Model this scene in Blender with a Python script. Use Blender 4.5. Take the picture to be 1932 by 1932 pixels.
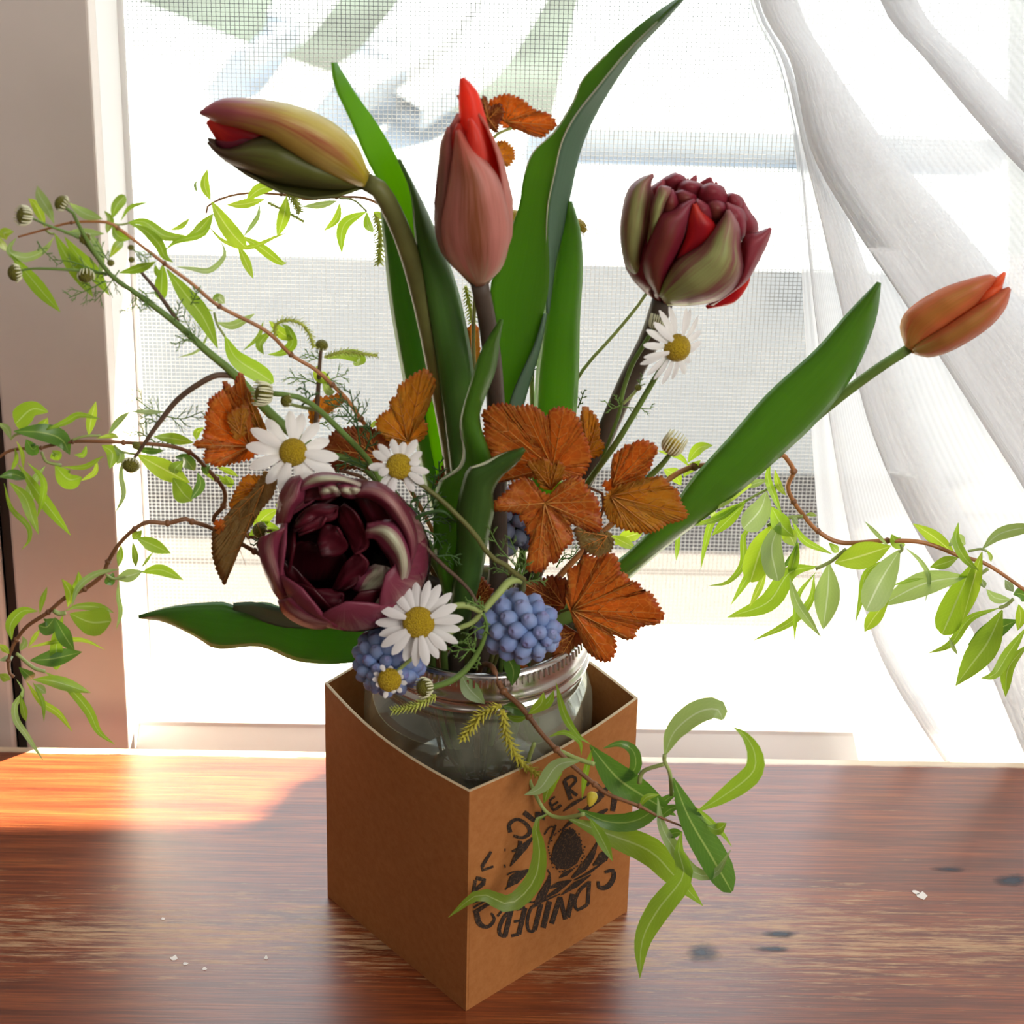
import bpy, math, random
from mathutils import Vector as V, Matrix, noise
random.seed(7)
for o in list(bpy.data.objects): bpy.data.objects.remove(o, do_unlink=True)
SC = bpy.context.scene
COL = SC.collection
U = 0.1                                    # all layout below is in decimetres, U turns it into metres

# ------------------------------------------------------------------ camera
F = 5500.0                                 # focal length in photo pixels (frame 1932 x 1932)
PITCH, ROLL = 0.5314, -0.0237
CAM = V((0.15276, -10.0524, 8.48972))
_cp, _sp = math.cos(PITCH), math.sin(PITCH)
_r, _f, _d = V((1, 0, 0)), V((0, _cp, -_sp)), V((0, -_sp, -_cp))
_cr, _sr = math.cos(ROLL), math.sin(ROLL)
RT, DN, FW = _cr*_r+_sr*_d, -_sr*_r+_cr*_d, _f
cam = bpy.data.cameras.new('camera'); co = bpy.data.objects.new('camera', cam); COL.objects.link(co)
cam.sensor_width = 36; cam.lens = 36*F/1932; cam.clip_start = 0.05; cam.clip_end = 200
co.matrix_world = Matrix(((RT.x, -DN.x, -FW.x, CAM.x*U), (RT.y, -DN.y, -FW.y, CAM.y*U), (RT.z, -DN.z, -FW.z, CAM.z*U), (0, 0, 0, 1)))
cam.dof.use_dof = True; cam.dof.focus_distance = 1.33; cam.dof.aperture_fstop = 18
SC.camera = co
# ------------------------------------------------------------------ light
SC.view_settings.view_transform = 'Standard'; SC.view_settings.look = 'None'
SC.view_settings.gamma = 1; SC.view_settings.use_curve_mapping = False
SC.view_settings.exposure = 0.0
wd = bpy.data.worlds.new('sky'); SC.world = wd; wd.use_nodes = True
wd.node_tree.nodes['Background'].inputs[0].default_value = (0.86, 0.93, 1.0, 1)
wd.node_tree.nodes['Background'].inputs[1].default_value = 4.3
SUN_DIR = V((0.85, 0.62, 0.92)).normalized()      # towards the sun, outside the window
sl = bpy.data.lights.new('sun', 'SUN'); sl.energy = 80; sl.angle = 0.007; sl.color = (1, 0.86, 0.66)
so = bpy.data.objects.new('sun', sl); COL.objects.link(so); so.rotation_euler = SUN_DIR.to_track_quat('Z', 'Y').to_euler()
def area(name, loc, tgt, sx, sy, e, c):
    l = bpy.data.lights.new(name, 'AREA'); l.shape = 'RECTANGLE'; l.size = sx; l.size_y = sy; l.energy = e; l.color = c
    o = bpy.data.objects.new(name, l); COL.objects.link(o); o.location = loc
    o.rotation_euler = (V(loc)-V(tgt)).to_track_quat('Z', 'Y').to_euler(); return o
area('room_fill_right', (1.25, -1.25, 1.15), (0, 0.08, 0.2), 1.1, 1.1, 27, (1, 0.96, 0.9))  # added soft fill from the upper right; no window is built there
area('room_fill_left', (-0.5, -0.9, 1.55), (0, 0.08, 0.1), 0.8, 0.8, 3, (1, 0.93, 0.85))  # added weak fill from the upper left; no lamp hangs there
pl = area('window_portal', (0.35, 0.33, 0.6), (0.35, -1, 0.6), 1.3, 1.3, 1, (1, 1, 1)); pl.data.cycles.is_portal = True

# ------------------------------------------------------------------ geometry helpers
def ray(px, py):
    return FW + RT*((px-966)/F) + DN*((py-966)/F)
def P(px, py, Y):                          # photo pixel -> point standing in the vertical plane at depth Y
    d = ray(px, py); return CAM + d*((Y-CAM.y)/d.y)
def PZ(px, py, z):                         # photo pixel -> point on the horizontal plane z
    d = ray(px, py); return CAM + d*((z-CAM.z)/d.z)
def pxsize(p): return (p-CAM).dot(FW)/F    # dm per photo pixel at p
def cr(pts, n, closed=False):              # Catmull-Rom resample to n+1 points evenly along the path
    pts = [V(p) for p in pts]
    if len(pts) == 2: return [pts[0].lerp(pts[1], i/n) for i in range(n+1)]
    ex = [pts[0]*2-pts[1]]+pts+[pts[-1]*2-pts[-2]]
    dense = []
    for i in range(1, len(ex)-2):
        a, b, c, d = ex[i-1:i+3]
        for k in range(10):
            t = k/10
            dense.append(0.5*((2*b)+(c-a)*t+(2*a-5*b+4*c-d)*t*t+(3*b-a-3*c+d)*t**3))
    dense.append(pts[-1])
    acc = [0]
    for i in range(1, len(dense)): acc.append(acc[-1]+(dense[i]-dense[i-1]).length)
    out = []; j = 0
    for i in range(n+1):
        s = acc[-1]*i/n
        while j < len(acc)-2 and acc[j+1] < s: j += 1
        h = acc[j+1]-acc[j]
        out.append(dense[j].lerp(dense[j+1], 0 if h < 1e-9 else (s-acc[j])/h))
    return out
def lerpl(tab, t):                         # piecewise linear table [(t, v)..]
    if t <= tab[0][0]: return tab[0][1]
    for (a, x), (b, y) in zip(tab, tab[1:]):
        if t <= b: return x+(y-x)*(t-a)/(b-a)
    return tab[-1][1]
def evl(vals, t):                          # evenly spaced values
    if not isinstance(vals, (list, tuple)): return vals
    k = t*(len(vals)-1); i = min(int(k), len(vals)-2); return vals[i]+(vals[i+1]-vals[i])*(k-i)
class MB:                                  # mesh builder
    def __init__(s): s.v, s.f, s.uv = [], [], []
    def grid(s, rows, uvs=None):
        b = len(s.v); n = len(rows[0])
        for i, r in enumerate(rows):
            for j, p in enumerate(r):
                s.v.append(p); s.uv.append(uvs[i][j] if uvs else (j/(n-1), i/max(1, len(rows)-1)))
        for i in range(len(rows)-1):
            for j in range(n-1):
                a = b+i*n+j; s.f.append((a, a+1, a+n+1, a+n))
        return s
    def tube(s, pts, r, n=8, cap=True):
        m = len(pts); b = len(s.v); prev = None
        for i, p in enumerate(pts):
            t = (pts[min(i+1, m-1)]-pts[max(i-1, 0)]); t = t.normalized() if t.length > 1e-9 else V((0, 0, 1))
            if prev is None: x = t.orthogonal().normalized()
            else:
                x = prev-t*prev.dot(t); x = x.normalized() if x.length > 1e-6 else t.orthogonal().normalized()
            prev = x; y = t.cross(x); rr = evl(r, i/max(1, m-1))
            for k in range(n):
                a = 2*math.pi*k/n
                s.v.append(p+(x*math.cos(a)+y*math.sin(a))*rr); s.uv.append((k/n, i/max(1, m-1)))
        for i in range(m-1):
            for k in range(n):
                k2 = (k+1) % n; s.f.append((b+i*n+k, b+i*n+k2, b+(i+1)*n+k2, b+(i+1)*n+k))
        if cap:
            s.f.append(tuple(b+k for k in reversed(range(n)))); s.f.append(tuple(b+(m-1)*n+k for k in range(n)))
        return s
    def lathe(s, prof, c, n=48, ax=V((0, 0, 1)), closed=False):
        x = ax.orthogonal().normalized(); y = ax.cross(x); b = len(s.v)
        for i, (r, z) in enumerate(prof):
            for k in range(n):
                a = 2*math.pi*k/n; s.v.append(c+ax*z+(x*math.cos(a)+y*math.sin(a))*r); s.uv.append((k/n, i/(len(prof)-1)))
        for i in range(len(prof)-1):
            for k in range(n):
                k2 = (k+1) % n; s.f.append((b+i*n+k, b+i*n+k2, b+(i+1)*n+k2, b+(i+1)*n+k))
        return s
    def box(s, a, b_):
        x0, y0, z0 = a; x1, y1, z1 = b_; b = len(s.v)
        for p in ((x0, y0, z0), (x1, y0, z0), (x1, y1, z0), (x0, y1, z0), (x0, y0, z1), (x1, y0, z1), (x1, y1, z1), (x0, y1, z1)):
            s.v.append(V(p)); s.uv.append((p[0], p[1]))
        for f in ((0, 3, 2, 1), (4, 5, 6, 7), (0, 1, 5, 4), (1, 2, 6, 5), (2, 3, 7, 6), (3, 0, 4, 7)): s.f.append(tuple(b+i for i in f))
        return s
    def prism(s, poly, vec):               # poly: 3D loop, extruded by vec
        b = len(s.v); n = len(poly)
        for p in poly: s.v.append(V(p)); s.uv.append((p[0], p[1]))
        for p in poly: s.v.append(V(p)+V(vec)); s.uv.append((p[0], p[1]))
        s.f.append(tuple(b+i for i in range(n))); s.f.append(tuple(b+n+i for i in reversed(range(n))))
        for i in range(n): j = (i+1) % n; s.f.append((b+i, b+n+i, b+n+j, b+j))
        return s
def obj(name, mb, mat, parent=None, smooth=True, solid=0, bevel=0):
    org = V(parent['org']) if parent is not None and 'org' in parent else V((0, 0, 0))
    me = bpy.data.meshes.new(name)
    me.from_pydata([tuple((p-org)*U) for p in mb.v], [], mb.f)
    uvl = me.uv_layers.new(name='UVMap')
    for l in me.loops: uvl.data[l.index].uv = mb.uv[l.vertex_index]
    if smooth: me.polygons.foreach_set('use_smooth', [True]*len(me.polygons))
    me.materials.append(mat); me.update()
    o = bpy.data.objects.new(name, me); COL.objects.link(o)
    if parent is not None:
        o.parent = parent; o['org'] = tuple(org)
    if solid:
        m = o.modifiers.new('thick', 'SOLIDIFY'); m.thickness = solid*U; m.offset = 0
    if bevel:
        m = o.modifiers.new('bevel', 'BEVEL'); m.width = bevel*U; m.segments = 2; m.limit_method = 'ANGLE'
    return o
def thing(name, label, cat, org, group=None):
    o = bpy.data.objects.new(name, None); COL.objects.link(o); o.empty_display_size = 0.01
    o.location = V(org)*U; o['org'] = tuple(org); o['label'] = label; o['category'] = cat
    if group: o['group'] = group
    return o
def tag(o, label, cat, group=None):
    o['label'] = label; o['category'] = cat
    if group: o['group'] = group
    return o
def struct(o): o['kind'] = 'structure'; return o

# ------------------------------------------------------------------ materials
class NT:
    def __init__(s, name):
        s.m = bpy.data.materials.new(name); s.m.use_nodes = True; s.t = s.m.node_tree; s.t.nodes.clear()
        s.out = s.n('ShaderNodeOutputMaterial')
    def n(s, typ, ins=None, **kw):
        nd = s.t.nodes.new(typ)
        for k, v in kw.items(): setattr(nd, k, v)
        for k, v in (ins or {}).items():
            if isinstance(v, tuple) and len(v) == 2 and hasattr(v[0], 'outputs'): s.t.links.new(v[0].outputs[v[1]], nd.inputs[k])
            elif hasattr(v, 'outputs'): s.t.links.new(v.outputs[0], nd.inputs[k])
            else:
                if isinstance(v, tuple) and len(v) == 3 and nd.inputs[k].type == 'RGBA': v = v+(1,)
                nd.inputs[k].default_value = v
        return nd
    def ramp(s, fac, stops, interp='LINEAR'):
        r = s.n('ShaderNodeValToRGB', {0: fac}); r.color_ramp.interpolation = interp
        e = r.color_ramp.elements
        while len(e) < len(stops): e.new(0.5)
        for el, (p, c) in zip(e, stops):
            el.position = p; el.color = (c, c, c, 1) if isinstance(c, (int, float)) else tuple(c)+(1,)
        return r
    def mix(s, fac, a, b, mode='MIX'):
        m = s.n('ShaderNodeMix', data_type='RGBA', blend_type=mode)
        for i, v in ((0, fac), (6, a), (7, b)):
            if isinstance(v, tuple) and len(v) == 2 and hasattr(v[0], 'outputs'): s.t.links.new(v[0].outputs[v[1]], m.inputs[i])
            elif hasattr(v, 'outputs'): s.t.links.new(v.outputs[0], m.inputs[i])
            elif isinstance(v, tuple): m.inputs[i].default_value = v+(1,) if len(v) == 3 else v
            else: m.inputs[i].default_value = v
        return (m, 2)
    def math(s, op, a, b=0.0, c=0.0):
        m = s.n('ShaderNodeMath', operation=op)
        for i, v in enumerate((a, b, c)):
            if isinstance(v, tuple): s.t.links.new(v[0].outputs[v[1]], m.inputs[i])
            elif hasattr(v, 'outputs'): s.t.links.new(v.outputs[0], m.inputs[i])
            else: m.inputs[i].default_value = v
        return m
    def scaled(s, vec, sc, loc=(0, 0, 0)):
        return s.n('ShaderNodeMapping', {0: vec, 3: sc, 1: loc})
    def noise(s, vec, scale, detail=4, rough=0.55, dist=0.0):
        return s.n('ShaderNodeTexNoise', {'Vector': vec, 'Scale': scale, 'Detail': detail, 'Roughness': rough, 'Distortion': dist})
    def uv(s): return (s.n('ShaderNodeTexCoord'), 2)
    def objc(s): return (s.n('ShaderNodeTexCoord'), 3)
    def rnd(s): return (s.n('ShaderNodeObjectInfo'), 5)
    def bsdf(s, col, rough=0.5, spec=0.5, bump=None, bstr=0.2, bdist=0.001, **kw):
        ins = {'Base Color': col, 'Roughness': rough, 'Specular IOR Level': spec}
        ins.update({k.replace('_', ' '): v for k, v in kw.items()})
        if bump is not None: ins['Normal'] = s.n('ShaderNodeBump', {'Height': bump, 'Strength': bstr, 'Distance': bdist})
        return s.n('ShaderNodeBsdfPrincipled', ins)
    def leafy(s, b, tcol, k):
        t = s.n('ShaderNodeBsdfTranslucent', {0: tcol})
        return s.n('ShaderNodeMixShader', {0: k, 1: b, 2: t})
    def done(s, sh): s.t.links.new(sh.outputs[0], s.out.inputs[0]); return s.m
def plain(name, col, rough=0.5, spec=0.5, var=0.08, scale=30, **kw):
    t = NT(name); nz = t.noise(t.objc(), scale)
    c = t.mix(t.ramp(nz, [(0.3, 0.0), (0.7, 1.0)]), tuple(x*(1-var) for x in col), tuple(min(1, x*(1+var)) for x in col))
    return t.done(t.bsdf(c, rough, spec, nz, 0.1, **kw))
def foliage(name, c1, c2, tr, k=0.45, rib=None, rough=0.4, ribw=0.035, streak=14, spec=0.4):
    t = NT(name); uv = t.uv(); sx = t.n('ShaderNodeSeparateXYZ', {0: uv})
    nz = t.noise(t.scaled(uv, (streak, 1.2, 1)), 1.0, 3)
    f = t.math('ADD', t.math('MULTIPLY', nz, 0.7), t.math('MULTIPLY', t.rnd(), 0.35))
    c = t.mix(t.ramp(f, [(0.25, 0.0), (0.85, 1.0)]), c1, c2)
    tc = t.mix(t.rnd(), tr, tuple(x*0.75 for x in tr))
    if rib:
        d = t.math('ABSOLUTE', t.math('SUBTRACT', (sx, 0), 0.5))
        w = t.math('MULTIPLY', t.math('SUBTRACT', (sx, 1), 0.0), 0.3)
        m = t.ramp(d, [(ribw*0.5, 1.0), (ribw*1.3, 0.0)])
        c = t.mix(m, c, rib); tc = t.mix(m, tc, rib)
        # side veins: slanted fine lines
        ph = t.math('SINE', t.math('ADD', t.math('MULTIPLY', (sx, 1), 95.0), t.math('MULTIPLY', d, -38.0)))
        vm = t.math('MULTIPLY', t.ramp(ph, [(0.93, 0.0), (1.0, 1.0)]), 0.25)
        c = t.mix(vm, c, rib)
    return t.done(t.leafy(t.bsdf(c, rough, spec), tc, k))
M = {}
M['willow'] = foliage('willow_leaf', (0.10, 0.21, 0.02), (0.20, 0.34, 0.045), (0.44, 0.66, 0.03), 0.45, (0.42, 0.55, 0.16))
M['willow_pale'] = foliage('willow_leaf_pale', (0.21, 0.31, 0.13), (0.33, 0.44, 0.22), (0.45, 0.62, 0.12), 0.42, (0.5, 0.6, 0.35))
M['willow_lime'] = foliage('willow_leaf_lime', (0.19, 0.34, 0.02), (0.30, 0.46, 0.04), (0.55, 0.75, 0.04), 0.5, (0.6, 0.7, 0.2))
M['willow_dark'] = foliage('willow_leaf_dark', (0.035, 0.105, 0.018), (0.075, 0.19, 0.035), (0.20, 0.40, 0.03), 0.35, (0.3, 0.42, 0.1), rough=0.28)
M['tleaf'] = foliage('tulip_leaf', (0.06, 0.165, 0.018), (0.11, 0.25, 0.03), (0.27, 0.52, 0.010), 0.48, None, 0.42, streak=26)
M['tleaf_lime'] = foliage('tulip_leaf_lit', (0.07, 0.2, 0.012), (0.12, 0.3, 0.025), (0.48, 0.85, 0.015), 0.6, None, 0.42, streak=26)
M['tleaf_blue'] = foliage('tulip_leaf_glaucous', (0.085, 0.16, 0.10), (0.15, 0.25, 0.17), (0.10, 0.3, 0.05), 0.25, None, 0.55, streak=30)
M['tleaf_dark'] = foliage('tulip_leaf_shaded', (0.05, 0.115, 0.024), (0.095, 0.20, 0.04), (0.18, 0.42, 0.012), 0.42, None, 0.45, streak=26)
M['edge'] = plain('leaf_margin', (0.48, 0.52, 0.36))
M['stem_brown'] = plain('tulip_stem_brown', (0.075, 0.055, 0.042), 0.55, 0.3, 0.2, 60)
M['stem_olive'] = plain('tulip_stem_olive', (0.12, 0.125, 0.035), 0.5, 0.3, 0.2, 60)
M['stem_green'] = plain('green_stem', (0.13, 0.22, 0.045), 0.5, 0.3, 0.2, 60)
M['stem_pale'] = plain('pale_stem', (0.30, 0.38, 0.12), 0.5, 0.3, 0.15, 60)
M['stem_purple'] = plain('purple_stem', (0.12, 0.075, 0.05), 0.5, 0.3, 0.2, 60)
M['twig'] = plain('willow_twig', (0.36, 0.15, 0.05), 0.4, 0.5, 0.3, 80)
M['twig_dark'] = plain('willow_twig_dark', (0.20, 0.085, 0.035), 0.45, 0.4, 0.3, 80)
M['fern'] = plain('feathery_green', (0.13, 0.24, 0.05), 0.5, 0.3, 0.2, 40)
M['fern_dark'] = plain('feathery_dark', (0.05, 0.115, 0.03), 0.5, 0.3, 0.2, 40)
M['catkin'] = plain('catkin', (0.46, 0.52, 0.10), 0.6, 0.2, 0.25, 120)
M['catkin_gold'] = plain('catkin_gold', (0.44, 0.40, 0.05), 0.6, 0.2, 0.25, 120)
M['cream'] = plain('bud_ligule', (0.72, 0.72, 0.5), 0.5, 0.2, 0.1, 60)
M['yellowbud'] = plain('yellow_bud', (0.62, 0.5, 0.05), 0.4, 0.4, 0.2, 60)

def petal_mat(name, base, stripe, tip, inner, tr, k=0.3, mid=0.5, rough=0.42, streakamt=1.0, tipfrom=0.7, sw=(0.05, 0.34)):
    t = NT(name); uv = t.uv(); sx = t.n('ShaderNodeSeparateXYZ', {0: uv})
    nz = t.ramp(t.noise(t.scaled(uv, (7, 0.9, 1)), 1.0, 5, 0.65, 0.4), [(0.3, 0.0), (0.7, 1.0)])
    fine = t.noise(t.scaled(uv, (48, 2.2, 1)), 1.0, 2)
    d = t.math('ABSOLUTE', t.math('SUBTRACT', (sx, 0), mid))
    d2 = t.math('ADD', d, t.math('MULTIPLY', t.math('SUBTRACT', nz, 0.5), 0.42*streakamt))
    c = t.mix(t.ramp(d2, [(sw[0], 1.0), (sw[1], 0.0)]), base, stripe)
    vv = t.math('ADD', (sx, 1), t.math('MULTIPLY', t.math('SUBTRACT', nz, 0.5), 0.35))
    c = t.mix(t.ramp(vv, [(tipfrom-0.12, 0.0), (tipfrom+0.22, 1.0)]), c, tip)
    c = t.mix(t.ramp(vv, [(0.02, 1.0), (0.22, 0.0)]), c, inner)
    c = t.mix(t.math('MULTIPLY', t.ramp(fine, [(0.4, 0.0), (0.7, 1.0)]), 0.45), c, (0.62, 0.55, 0.5), 'MULTIPLY')
    return t.done(t.leafy(t.bsdf(c, rough, 0.35, fine, 0.15, 0.0006), tr, k))
M['t1_up'] = petal_mat('petal_flamed_yellow', (0.66, 0.56, 0.15), (0.46, 0.15, 0.08), (0.42, 0.09, 0.15), (0.56, 0.47, 0.03), (0.6, 0.36, 0.03), 0.3, tipfrom=0.66, sw=(0.0, 0.2))
M['t1_low'] = petal_mat('petal_olive', (0.10, 0.105, 0.03), (0.13, 0.15, 0.03), (0.09, 0.05, 0.03), (0.15, 0.17, 0.03), (0.2, 0.18, 0.02), 0.25)
M['red'] = petal_mat('petal_scarlet', (0.50, 0.012, 0.018), (0.34, 0.01, 0.02), (0.62, 0.05, 0.03), (0.3, 0.01, 0.02), (0.9, 0.05, 0.03), 0.35)
M['t2'] = petal_mat('petal_salmon', (0.66, 0.29, 0.24), (0.30, 0.12, 0.055), (0.60, 0.15, 0.11), (0.5, 0.38, 0.25), (0.85, 0.16, 0.08), 0.35, tipfrom=0.85, sw=(0.02, 0.30))
M['t2_dark'] = petal_mat('petal_mauve_brown', (0.30, 0.13, 0.11), (0.24, 0.11, 0.08), (0.42, 0.12, 0.10), (0.45, 0.35, 0.25), (0.5, 0.1, 0.07), 0.25, tipfrom=0.7)
M['t2_red'] = petal_mat('petal_coral_red', (0.78, 0.10, 0.07), (0.72, 0.09, 0.06), (0.80, 0.07, 0.035), (0.5, 0.25, 0.15), (1.0, 0.12, 0.06), 0.5)
M['t4'] = petal_mat('petal_orange', (0.62, 0.22, 0.09), (0.46, 0.24, 0.06), (0.60, 0.17, 0.09), (0.45, 0.36, 0.10), (0.85, 0.28, 0.05), 0.35, tipfrom=0.75)
M['t4_in'] = petal_mat('petal_orange_inside', (0.85, 0.16, 0.05), (0.8, 0.14, 0.04), (0.9, 0.18, 0.06), (0.6, 0.2, 0.05), (1, 0.22, 0.05), 0.45)
M['t3_green'] = petal_mat('petal_green_flame', (0.26, 0.07, 0.085), (0.36, 0.40, 0.15), (0.36, 0.13, 0.14), (0.34, 0.40, 0.10), (0.45, 0.2, 0.08), 0.25, tipfrom=0.82, streakamt=1.5, sw=(0.08, 0.42))
M['t3_wine'] = petal_mat('petal_wine', (0.24, 0.018, 0.04), (0.20, 0.05, 0.035), (0.30, 0.05, 0.085), (0.24, 0.07, 0.04), (0.55, 0.02, 0.035), 0.3)
M['t3_top'] = petal_mat('petal_wine_rose', (0.28, 0.03, 0.055), (0.25, 0.035, 0.05), (0.36, 0.075, 0.10), (0.16, 0.01, 0.02), (0.6, 0.03, 0.05), 0.3)
M['t5_out'] = petal_mat('petal_plum', (0.20, 0.028, 0.062), (0.40, 0.22, 0.20), (0.22, 0.04, 0.075), (0.20, 0.03, 0.05), (0.35, 0.02, 0.05), 0.15, sw=(-0.05, 0.22))
M['t5_cream'] = petal_mat('petal_plum_cream', (0.26, 0.05, 0.10), (0.62, 0.66, 0.46), (0.50, 0.42, 0.36), (0.26, 0.05, 0.09), (0.4, 0.1, 0.1), 0.15, sw=(0.02, 0.28), tipfrom=0.8)
M['t5_in'] = petal_mat('petal_dark_maroon', (0.030, 0.0015, 0.004), (0.042, 0.002, 0.006), (0.055, 0.003, 0.008), (0.012, 0.001, 0.002), (0.1, 0.002, 0.004), 0.08)
M['t5_mid'] = petal_mat('petal_burgundy', (0.085, 0.005, 0.014), (0.12, 0.009, 0.022), (0.15, 0.018, 0.035), (0.025, 0.002, 0.005), (0.3, 0.01, 0.03), 0.15)

t = NT('daisy_petal'); uvn = t.uv(); nzn = t.noise(t.scaled(uvn, (14, 0.8, 1)), 1.0, 2)
M['daisy'] = t.done(t.leafy(t.bsdf(t.mix(nzn, (0.80, 0.78, 0.78), (0.90, 0.89, 0.88)), 0.5, 0.3, nzn, 0.3, 0.0006), (0.9, 0.9, 0.88), 0.3))
def disc_mat(name, a, b):
    t = NT(name); v = t.n('ShaderNodeTexVoronoi', {'Vector': t.objc(), 'Scale': 1900.0})
    c = t.mix(t.ramp((v, 0), [(0.1, 0.0), (0.7, 1.0)]), a, b)
    return t.done(t.bsdf(c, 0.55, 0.3, (v, 0), 0.8, 0.0008))
M['disc'] = disc_mat('daisy_disc', (0.60, 0.43, 0.015), (0.34, 0.22, 0.008))
M['disc_green'] = disc_mat('bud_disc', (0.24, 0.23, 0.03), (0.12, 0.12, 0.015))
def autumn(name, a, b, edge, tr, vein, k=0.42):
    t = NT(name); uv = t.uv(); sx = t.n('ShaderNodeSeparateXYZ', {0: uv}); ob = t.objc()
    nz = t.noise(ob, 45.0, 3); vo = t.n('ShaderNodeTexVoronoi', {'Vector': ob, 'Scale': 300.0}, feature='DISTANCE_TO_EDGE')
    c = t.mix(t.ramp(nz, [(0.35, 0.0), (0.65, 1.0)]), a, b)
    c = t.mix(t.ramp((sx, 1), [(0.86, 0.0), (1.0, 1.0)]), c, edge)
    c = t.mix(t.math('MULTIPLY', t.ramp((vo, 0), [(0.015, 1.0), (0.075, 0.0)]), 0.7), c, vein)
    return t.done(t.leafy(t.bsdf(c, 0.42, 0.4, (vo, 0), 0.25, 0.0006), t.mix(t.ramp((sx, 1), [(0.2, 0.0), (0.9, 1.0)]), tr, tuple(x*0.75 for x in tr)), k))
M['au_or'] = autumn('copper_leaf', (0.44, 0.115, 0.016), (0.56, 0.175, 0.028), (0.36, 0.065, 0.018), (1.0, 0.36, 0.02), (0.72, 0.36, 0.06), 0.5)
M['au_gold'] = autumn('golden_leaf', (0.50, 0.20, 0.02), (0.56, 0.28, 0.03), (0.42, 0.10, 0.02), (0.95, 0.48, 0.03), (0.6, 0.36, 0.06), 0.5)
M['au_dark'] = autumn('russet_leaf', (0.22, 0.05, 0.012), (0.30, 0.08, 0.018), (0.20, 0.04, 0.015), (0.5, 0.13, 0.015), (0.36, 0.14, 0.03), 0.3)
M['au_tan'] = autumn('tan_leaf_back', (0.27, 0.16, 0.045), (0.34, 0.22, 0.075), (0.28, 0.11, 0.03), (0.5, 0.26, 0.04), (0.42, 0.30, 0.12), 0.22)
M['au_olive'] = autumn('olive_leaf', (0.17, 0.13, 0.045), (0.27, 0.19, 0.05), (0.28, 0.12, 0.06), (0.4, 0.26, 0.04), (0.35, 0.26, 0.08), 0.25)
M['vein'] = plain('leaf_vein', (0.52, 0.21, 0.035))
def muscari(name, a, b):
    t = NT(name); uv = t.uv(); sx = t.n('ShaderNodeSeparateXYZ', {0: uv})
    c = t.mix(t.ramp((sx, 1), [(0.35, 0.0), (0.9, 1.0)]), a, b); c = t.mix(t.math('MULTIPLY', t.rnd(), 0.35), c, (0.36, 0.44, 0.62))
    return t.done(t.bsdf(c, 0.5, 0.3, t.noise(t.objc(), 700.0), 0.15, 0.0004, Subsurface_Weight=0.1))
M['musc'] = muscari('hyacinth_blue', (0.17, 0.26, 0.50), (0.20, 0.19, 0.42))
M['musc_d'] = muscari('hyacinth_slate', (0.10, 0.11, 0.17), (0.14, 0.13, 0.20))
M['white'] = plain('white_paint', (0.82, 0.82, 0.82), 0.35, 0.5, 0.03, 8)
M['casing'] = plain('casing_paint', (0.66, 0.60, 0.565), 0.5, 0.4, 0.04, 14)
M['gap'] = plain('dark_gap', (0.10, 0.085, 0.075), 0.8)
M['wall'] = plain('wall_paint', (0.74, 0.70, 0.66), 0.7, 0.3, 0.03, 6)
M['far_wall'] = plain('far_wall_paint', (0.36, 0.27, 0.2), 0.7, 0.3, 0.1, 3)
M['wire'] = plain('screen_wire', (0.2, 0.207, 0.22), 0.6, 0.2, 0.1, 40)
t = NT('pane_glass')
M['pane'] = t.done(t.n('ShaderNodeMixShader', {0: t.math('MULTIPLY', t.n('ShaderNodeFresnel', {0: 1.3}), 0.5), 1: t.n('ShaderNodeBsdfTransparent', {0: (0.97, 0.99, 0.98)}), 2: t.n('ShaderNodeBsdfGlossy', {1: 0.02})}))
# varnished, worn red wood
t = NT('varnished_wood'); uv = t.uv(); sx = t.n('ShaderNodeSeparateXYZ', {0: uv})
g1 = t.noise(t.scaled(uv, (0.55, 13, 1)), 1.0, 6, 0.65, 0.6); g2 = t.noise(t.scaled(uv, (2.2, 85, 1)), 1.0, 3, 0.6)
big = t.noise(t.scaled(uv, (0.28, 0.9, 1), (3.1, 0.4, 0)), 1.0, 3); wr = t.noise(t.scaled(uv, (3.2, 42, 1)), 1.0, 5, 0.75)
c = t.ramp(g1, [(0.25, (0.085, 0.018, 0.007)), (0.5, (0.235, 0.052, 0.014)), (0.75, (0.37, 0.105, 0.026))])
c = t.mix(t.math('MULTIPLY', t.ramp(g2, [(0.42, 1.0), (0.62, 0.0)]), 0.55), c, (0.045, 0.011, 0.007))
wearx = t.math('ABSOLUTE', t.math('SUBTRACT', (sx, 1), 0.52)); 
wear = t.math('ADD', wr, t.math('MULTIPLY', t.math('SUBTRACT', t.ramp(wearx, [(0.0, 1.0), (0.55, 0.0)]), 0.55), 0.22))
wear = t.math('ADD', wear, t.math('MULTIPLY', t.math('SUBTRACT', big, 0.5), 0.55))
wm = t.ramp(wear, [(0.53, 0.0), (0.70, 1.0)])
c = t.mix(t.math('MULTIPLY', wm, 0.85), c, (0.46, 0.28, 0.14))
edge = t.ramp(t.math('ADD', (sx, 1), t.math('MULTIPLY', t.math('SUBTRACT', wr, 0.5), 0.05)), [(1.925/4, 0.0), (1.94/4, 1.0)])
t.t.links.remove(edge.inputs[0].links[0]); e4 = t.math('MULTIPLY', t.math('ADD', (sx, 1), t.math('MULTIPLY', t.math('SUBTRACT', wr, 0.5), 0.06)), 0.25); t.t.links.new(e4.outputs[0], edge.inputs[0])
c = t.mix(edge, c, (0.70, 0.58, 0.42))
ro = t.math('ADD', t.math('MULTIPLY', wm, 0.3), t.math('ADD', 0.26, t.math('MULTIPLY', g1, 0.1)))
M['wood'] = t.done(t.bsdf(c, ro, 0.6, t.math('ADD', g2, t.math('MULTIPLY', wr, 0.4)), 0.14, 0.0006, Coat_Weight=0.45, Coat_Roughness=0.34))
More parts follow.
